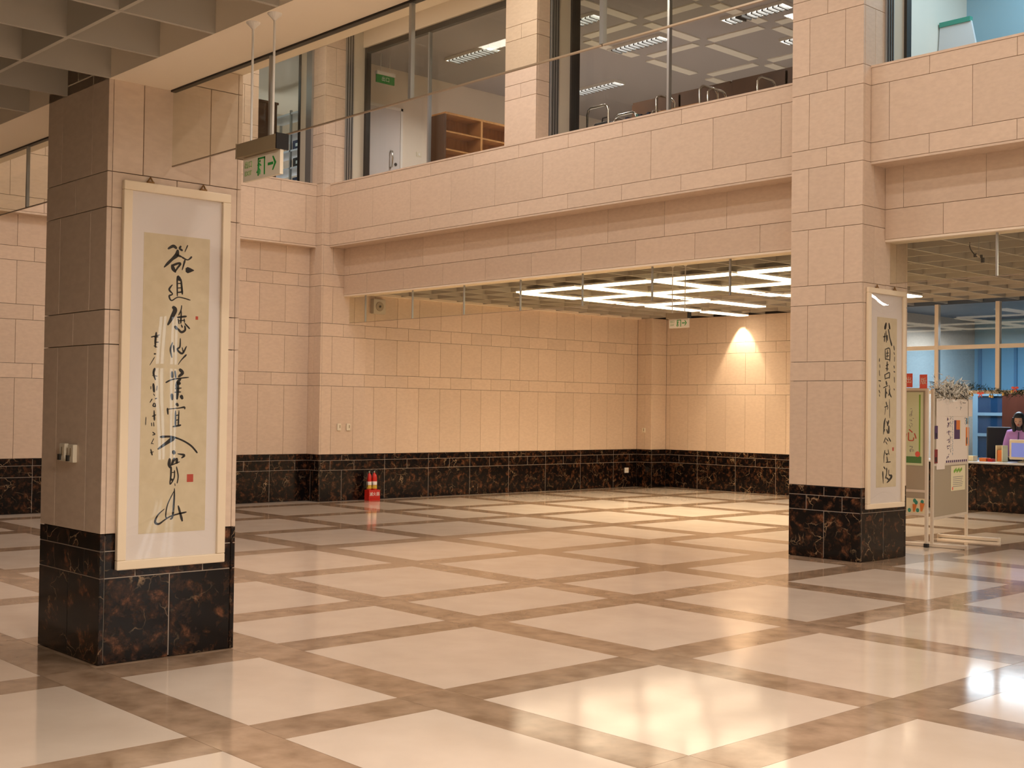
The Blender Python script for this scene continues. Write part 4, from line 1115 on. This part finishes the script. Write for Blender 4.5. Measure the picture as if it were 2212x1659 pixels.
for q in (-1, 1):
    bm = bmesh.new(); add_tube(bm, [(q * .22, .05, .6), (q * .29, .05, .62), (q * .29, .05, .84), (q * .29, -.16, .86), (q * .29, .16, .86)], .018, 6); obj('armrest', bm, 'black', t)
# glass cupboard with blue frame, red brown bookcase
t = thing('glass_cupboard', 'blue framed cupboard with dark glass behind the office chair', 'cupboard', (-11.62, 23.0, 0))
bm = bmesh.new(); add_box(bm, 0, .92, .02, .4, 0, 2.06); obj('body', bm, 'slate_blue', t)
for x in (0, .84):
    bm = bmesh.new(); add_box(bm, x, x + .10, -.01, .02, 0, 2.06); obj('frame_stile', bm, 'blue_frame', t)
for z in (.75, 1.22, 1.62, 2.0):
    bm = bmesh.new(); add_box(bm, .10, .84, -.008, .02, z, z + .06); obj('frame_rail', bm, 'blue_frame', t)
bm = bmesh.new(); add_box(bm, .10, .84, .005, .01, .05, 2.0); obj('glass_door', bm, 'blue_glass', t)
t = thing('bookcase', 'dark red wooden bookcase behind the person in the office', 'bookcase', (-10.70, 22.3, 0))
bm = bmesh.new(); add_box(bm, 0, .45, 0, .03, 0, 2.05); obj('side_panel', bm, 'red_wood', t)
for x in (.45, .83, 1.22):
    bm = bmesh.new(); add_box(bm, x, x + .03, 0, .38, 0, 2.05); obj('upright', bm, 'oak' if x < .5 else 'red_wood', t)
bm = bmesh.new(); add_box(bm, .48, 1.22, .36, .38, 0, 2.05); obj('back_panel', bm, 'black', t)
for z in (.02, .42, .82, 1.24, 1.65, 2.02):
    bm = bmesh.new(); add_box(bm, .48, 1.22, .01, .36, z, z + .025); obj('shelf', bm, 'red_wood', t)
rn = random.Random(2)
x = -10.20; k = 0
POS = ('first', 'second', 'third', 'fourth', 'fifth', 'sixth', 'seventh', 'eighth', 'ninth')
for k in range(7):
    wd, h = rn.uniform(.028, .045), rn.uniform(.24, .33)
    o = box('book', ('book_pale', 'book_teal', 'book_pale', 'book_navy', 'book_pale', 'book_teal', 'book_pale')[k], 0, wd - .003, 0, .22, 0, h, None, .002, (x, 22.34, 1.267))
    tag(o, 'upright file on the office bookcase shelf behind the person, %s from the left' % POS[k], 'book', 'files on the office bookcase')
    bm = bmesh.new(); add_box(bm, .004, wd - .007, -.001, 0, h * .55, h * .8); obj('spine_label', bm, 'white', o)
    x += wd + .002
for k, (dx, tilt) in enumerate(((.12, .28), (.18, .30))):
    o = box('book', ('book_pale', 'book_navy')[k], 0, .03, 0, .22, 0, .30, None, .002, (-10.18 + dx, 22.34, 1.685), (0, -tilt, 0))
    tag(o, ('pale tilted file on the shelf above the person', 'navy tilted file leaning on the pale one above the person')[k], 'book')


# ---- the person
def skin_mesh(name, chains, m, parent, loc=None, levels=2):
    """chains: list of [(x, y, z, r) ...]; the first vertex of a later chain may repeat an earlier point to join it"""
    me = bpy.data.meshes.new(name); vs, es, rs, at_ = [], [], [], {}
    for ch in chains:
        prev = None
        for x, y, z, r in ch:
            key = (round(x, 4), round(y, 4), round(z, 4))
            if key not in at_:
                at_[key] = len(vs); vs.append((x, y, z)); rs.append(r)
            if prev is not None: es.append((prev, at_[key]))
            prev = at_[key]
    me.from_pydata(vs, es, []); o = bpy.data.objects.new(name, me); link(o, parent, loc)
    md = o.modifiers.new('skin', 'SKIN'); md.use_smooth_shade = True
    for i, r in enumerate(rs):
        sv = me.skin_vertices[0].data[i]
        sv.radius = r if isinstance(r, tuple) else (r, r); sv.use_root = (i == 0)
    sb = o.modifiers.new('subsurf', 'SUBSURF'); sb.levels = sb.render_levels = levels
    me.materials.append(M[m])
    return o


pt = thing('person', 'person with long black hair in a lilac jacket looking down behind the counter', 'person', (-9.82, 21.15, 0), math.radians(12))
body = skin_mesh('body', [[(0, 0, .90, (.13, .10)), (0, -.01, 1.05, (.12, .095)), (0, -.02, 1.22, (.14, .10)), (0, -.02, 1.33, (.12, .08)), (0, -.035, 1.40, .05), (0, -.06, 1.46, .05)],
                          [(0, 0, .90, (.13, .10)), (.09, 0, .82, .085), (.095, .01, .47, .058), (.095, .02, .10, .042), (.095, -.06, .045, .038), (.095, -.13, .035, .03)],
                          [(0, 0, .90, (.13, .10)), (-.09, 0, .82, .085), (-.095, .01, .47, .058), (-.095, .02, .10, .042), (-.095, -.06, .045, .038), (-.095, -.13, .035, .03)]], 'trousers', pt)
# head, looking down
bm = bmesh.new(); add_ball(bm, (0, 0, 0), .098, .82, 1.0, 1.2, 24, 18)
for v in bm.verts:
    x, y, z = v.co
    if z < 0: v.co.x *= 1 - .30 * min(1, -z / .11); v.co.y = v.co.y * (1 - .18 * min(1, -z / .11)) - .012 * min(1, -z / .1)
    if y < -.05 and abs(x) < .018 and -.035 < z < .02: v.co.y -= .016 * (1 - abs(x) / .018)
hd = obj('head', bm, 'skin', pt, (0, -.085, 1.545), (math.radians(18), 0, 0), smooth=True)
bm = bmesh.new()
for q in (-1, 1): add_ball(bm, (q * .031, -.087, .004), .011, 1.2, .5, .6, 10, 6)
obj('eyes', bm, 'hair', hd)
bm = bmesh.new(); add_ball(bm, (0, -.092, -.056), .02, 1.2, .4, .35, 10, 6); obj('mouth', bm, 'seal_red', hd)
bm = bmesh.new(); add_ball(bm, (0, -.098, -.018), .014, .8, 1.0, 1.3, 10, 8); obj('nose', bm, 'skin', hd)
bm = bmesh.new()
for q in (-1, 1): add_ball(bm, (q * .08, .005, -.005), .022, .4, .8, 1.3, 10, 8)
obj('ears', bm, 'skin', hd)
bm = bmesh.new(); add_ball(bm, (0, .014, .028), .108, .90, 1.0, 1.12, 24, 18)
for v in list(bm.verts):
    if v.co.y < -.04 and v.co.z < .055 and abs(v.co.x) < .062: v.co.y = -.04
for q in (-1, 1):
    add_tube(bm, [(q * .075, -.02, .05), (q * .092, -.02, -.03), (q * .088, -.03, -.11), (q * .080, -.045, -.19), (q * .07, -.055, -.26)], [.03, .035, .036, .033, .012], 10)
add_tube(bm, [(0, .075, .03), (0, .10, -.08), (0, .10, -.2), (0, .085, -.28)], [.07, .075, .07, .03], 12)
obj('hair', bm, 'hair', hd, smooth=True)
jk = skin_mesh('jacket', [[(0, .0, .86, (.175, .135)), (0, -.005, 1.02, (.165, .13)), (0, -.02, 1.20, (.175, .125)), (0, -.02, 1.34, (.13, .095)), (0, -.035, 1.405, (.075, .07))],
                          [(0, -.02, 1.34, (.13, .095)), (.165, -.01, 1.315, .082), (.215, -.03, 1.14, .070), (.215, -.13, .985, .060), (.15, -.33, .93, .046)],
                          [(0, -.02, 1.34, (.13, .095)), (-.165, -.01, 1.315, .082), (-.215, -.03, 1.14, .070), (-.215, -.13, .985, .060), (-.15, -.33, .93, .046)]], 'jacket_lilac', pt)
bm = bmesh.new(); add_tube(bm, [(0, -.155, .88), (0, -.15, 1.05), (0, -.15, 1.2), (0, -.12, 1.34)], .008, 6); obj('zip', bm, 'print_purple', pt)
for q in (-1, 1):
    hx, hy, hz = q * .14, -.37, .925
    ch = [[(hx, hy + .05, hz, .022), (hx - q * .004, hy, hz - .004, (.036, .016)), (hx - q * .004, hy - .045, hz - .008, (.038, .014))]]
    skin_mesh('hand', ch, 'skin', pt, levels=2)
    for k in range(4):
        fx = hx - q * .004 + (k - 1.5) * .018; ln = (.062, .072, .068, .052)[k if q < 0 else 3 - k]
        skin_mesh('finger', [[(fx, hy - .04, hz - .006, .008), (fx, hy - .04 - ln * .5, hz - .012, .0085), (fx, hy - .04 - ln, hz - .03, .0065)]], 'skin', pt, levels=1)
    skin_mesh('thumb', [[(hx - q * .03, hy, hz - .004, .010), (hx - q * .052, hy - .025, hz - .01, .0095), (hx - q * .056, hy - .05, hz - .018, .0075)]], 'skin', pt, levels=1)

# ================================================================ upper reading rooms
t = thing('room_door', 'pale grey door with a pull handle behind the left upper window', 'door', (-18.40, 13.45, 4.40), PI / 2)
bm = bmesh.new(); add_box(bm, -.62, .62, -.045, 0, 0, 2.75); lf = obj('door_leaf', bm, 'door_grey', t)
bm = bmesh.new(); add_box(bm, -.67, -.62, -.06, 0, 0, 2.80); add_box(bm, .62, .67, -.06, 0, 0, 2.80); add_box(bm, -.67, .67, -.06, 0, 2.75, 2.80); obj('door_frame', bm, 'metal_white', t)
bm = bmesh.new(); add_tube(bm, [(.40, -.045, 1.66), (.40, -.10, 1.68), (.40, -.11, 1.82), (.40, -.10, 1.96), (.40, -.045, 1.98)], .018, 8); obj('pull_handle', bm, 'chrome', lf, smooth=True)
bm = bmesh.new(); add_lathe(bm, [(.03, 0), (.03, .012), (.02, .02)], 14); obj('lock', bm, 'dark_metal', lf, (.52, -.045, 1.74), (PI / 2, 0, 0))
t = thing('wall_switch', 'small white switch plate on the cream wall between door and oak bookcase', 'switch', (-18.40, 14.55, 6.42), PI / 2)
bm = bmesh.new(); add_box(bm, -.06, .06, -.012, 0, -.04, .04); obj('plate', bm, 'ivory_plastic', t); bm = bmesh.new(); add_box(bm, -.02, .02, -.018, -.012, -.02, .02); obj('rocker', bm, 'white', t)


def bookcase(label, x, y, rot, W, D, H, n, shelves, m, mside, base=4.38):
    t = thing('bookcase', label, 'bookcase', (x, y, base), rot)
    bw = W / n
    for k in range(n + 1):
        bm = bmesh.new(); add_box(bm, k * bw - .02, k * bw + .02, 0, D, 0, H); obj('upright', bm, mside if k in (0, n) else m, t)
    bm = bmesh.new(); add_box(bm, .02, W - .02, D - .02, D, .02, H); obj('back_panel', bm, m, t)
    for z in shelves:
        for k in range(n):
            bm = bmesh.new(); add_box(bm, k * bw + .02, (k + 1) * bw - .02, .005, D - .02, z - .025, z); obj('shelf', bm, m, t)
    bm = bmesh.new(); add_box(bm, .0, W, .0, D, H, H + .035); obj('top_board', bm, m, t)
    return t


bookcase('empty oak bookcase seen end on behind the left upper window', -15.72, 12.98, PI / 2, 2.4, .36, 2.10, 3, [.1, .5, .88, 1.22, 1.53, 1.83], 'oak', 'walnut')
for k, x in enumerate((-13.44, -11.45)):
    bookcase(('tall dark bookcase back turned in the wide upper window, the left one', 'tall dark bookcase back turned in the wide upper window, the one by the far pillar')[k], x + 1.97, 15.4, PI, 1.95, .38, 2.20, 2, [.1, .5, .9, 1.3, 1.7], 'walnut', 'walnut')


def trolley(label, x, y, W, top, m_shelf, rotz=0):
    t = thing('book_trolley', label, 'trolley', (x, y, 4.38), rotz)
    for q in (0, W):
        bm = bmesh.new(); add_tube(bm, [(q, 0, .1), (q, 0, top - .06), (q, .03, top - .02), (q, .08, top), (q, .30, top), (q, .35, top - .02), (q, .38, top - .06), (q, .38, .1)], .016, 8); obj('end_hoop', bm, 'chrome', t, smooth=True)
    for z in (.35, .80, top - .28):
        bm = bmesh.new(); add_box(bm, .01, W - .01, .02, .36, z - .02, z); sh = obj('shelf', bm, m_shelf, t)
        bm = bmesh.new(); add_box(bm, .01, W - .01, .02, .035, z, z + .05); obj('shelf_lip', bm, m_shelf, sh)
    for q in (0, W):
        for yy in (0, .38):
            bm = bmesh.new(); add_ball(bm, (q, yy, .05), .05, .5, 1, 1, 10, 8); obj('castor', bm, 'black', t)
    return t


trolley('low book trolley carrying a row of files, left part of the wide upper window', -11.98, 13.02, .70, 1.42, 'metal_white')
trolley('wooden book trolley behind the window mullion, in the wide upper window', -11.22, 13.05, .76, 1.62, 'oak')
trolley('book trolley farthest right, beside the far pillar in the wide upper window', -10.32, 13.05, .80, 1.56, 'walnut')
rn = random.Random(4)
BK = ['book_navy', 'black', 'black', 'book_navy', 'black', 'book_navy', 'black', 'book_teal', 'book_navy', 'black', 'black', 'book_navy']
ORD12 = POS + ('tenth', 'eleventh', 'twelfth')
x = -11.95
for k in range(12):
    wd, h = rn.uniform(.044, .054), rn.uniform(.20, .28)
    o = box('book', BK[k], 0, wd - .006, 0, .2, 0, h, None, .002, (x, 13.06, 4.38 + 1.141)); tag(o, '%s file from the left, standing on the low book trolley' % ORD12[k], 'book', 'files on the low trolley')
    bm = bmesh.new(); add_box(bm, .008, wd - .014, -.001, 0, h * .3, h * .75); obj('spine_label', bm, 'paper_white', o)
    x += wd
# the hooped trolley seen end on, with a dark bag on it
t = thing('bag_trolley', 'end on chrome hooped trolley nearest the balcony column in the wide upper window', 'trolley', (-12.50, 13.0, 4.38))
for yy in (0, .6):
    bm = bmesh.new(); add_tube(bm, [(0, yy, .1), (0, yy, 1.54), (.02, yy, 1.60), (.07, yy, 1.63), (.35, yy, 1.63), (.40, yy, 1.60), (.42, yy, 1.54), (.42, yy, .1)], .018, 8); obj('end_hoop', bm, 'chrome', t, smooth=True)
for z in (.3, .75, 1.18):
    bm = bmesh.new(); add_box(bm, .02, .40, .01, .59, z - .02, z); obj('shelf', bm, 'metal_white', t)
for q in (0, .42):
    for yy in (0, .6):
        bm = bmesh.new(); add_ball(bm, (q, yy, .05), .05, .5, 1, 1, 10, 8); obj('castor', bm, 'black', t)
t = thing('dark_bag', 'black bag with a teal patch on the end on chrome trolley', 'bag', (-12.47, 13.02, 5.561))
bm = bmesh.new(); add_box(bm, 0, .36, .0, .30, 0, .24)
for v in bm.verts:
    if v.co.z > .1: v.co.x = .18 + (v.co.x - .18) * .82; v.co.y = .15 + (v.co.y - .15) * .7
obj('body', bm, 'black', t, bevel=.03)
bm = bmesh.new(); add_box(bm, .06, .13, .012, .02, .03, .17); obj('teal_patch', bm, 'book_teal', t)
bm = bmesh.new(); add_tube(bm, [(.1, .15, .23), (.12, .15, .32), (.24, .15, .32), (.26, .15, .23)], .012, 6); obj('handle', bm, 'black', t)
# ---- room behind the left window
t = thing('tall_cabinet', 'dark brown cabinet end behind the narrow left window', 'cabinet', (-19.6, 10.2, 4.38))
bm = bmesh.new(); add_box(bm, 0, .58, 0, 1.62, 0, 2.60); obj('carcass', bm, 'walnut', t)
bm = bmesh.new(); add_box(bm, -.02, .60, -.02, 1.64, 2.60, 2.64); obj('top_board', bm, 'walnut', t)
t = thing('steel_shelving', 'pale steel shelving with dark boxes behind the narrow left window', 'shelving', (-21.6, 13.1, 4.38))
for x in (0, 1.0, 2.0, 3.0):
    bm = bmesh.new(); add_box(bm, x - .02, x + .02, 0, .04, 0, 3.0); add_box(bm, x - .02, x + .02, .40, .44, 0, 3.0); obj('upright', bm, 'aluminium', t)
for z in (.7, 1.1, 1.5, 1.88, 2.22, 2.55, 2.95):
    bm = bmesh.new(); add_box(bm, 0, 3.0, 0, .44, z - .03, z); obj('shelf', bm, 'counter_steel', t)
rn = random.Random(8); k = 0
for z, wh in ((1.1, 'lowest'), (1.5, 'lower'), (1.88, 'middle'), (2.22, 'upper')):
    for j in range(3):
        xx = (1.07, 1.52, 2.09)[j] + rn.uniform(-.02, .02)
        t2 = thing('storage_box', '%s %s box on the %s filled shelf behind the narrow left window' % (('left', 'middle', 'right-hand')[j], ('black', 'navy')[(k) % 2], wh), 'box', (-21.6 + xx, 13.12, 4.381 + z))
        bm = bmesh.new(); add_box(bm, 0, .34, 0, .35, 0, .17 + .04 * (j % 2)); obj('body', bm, ('black', 'book_navy')[k % 2], t2)
        bm = bmesh.new(); add_box(bm, .1, .24, -.002, 0, .05, .11); obj('box_label', bm, 'book_pale', t2); k += 1
area('left_room_light', (-20.6, 11.6, 7.8), (0, 0, 0), 1.2, .2, 24, (0.72, 0.92, 0.95))
# ---- blue room right of the far pillar
bm = bmesh.new(); add_box(bm, -8.0, 8.4, 15.6, 15.75, 4.38, UZ)
struct(obj('wall_blue_room', bm, 'blue_panel'), 'pale blue wall behind the upper right window')
t = thing('leaning_board', 'grey board leaning against the blue wall at the edge of the far pillar', 'board', (-7.98, 14.6, 4.38))
bm = bmesh.new(); v = [bm.verts.new(p) for p in ((0, 0, 0), (1.0, 0, 0), (.42, .25, 2.25), (0, .25, 2.25), (0, .04, 0), (1.0, .04, 0), (.42, .29, 2.25), (0, .29, 2.25))]
for q in ((0, 1, 2, 3), (4, 5, 6, 7), (0, 1, 5, 4), (1, 2, 6, 5), (2, 3, 7, 6), (3, 0, 4, 7)): bm.faces.new([v[i] for i in q])
obj('panel', bm, 'door_grey', t)
bm = bmesh.new(); add_box(bm, 0, .42, .23, .30, 2.24, 2.30); obj('top_edge', bm, 'teal', t)
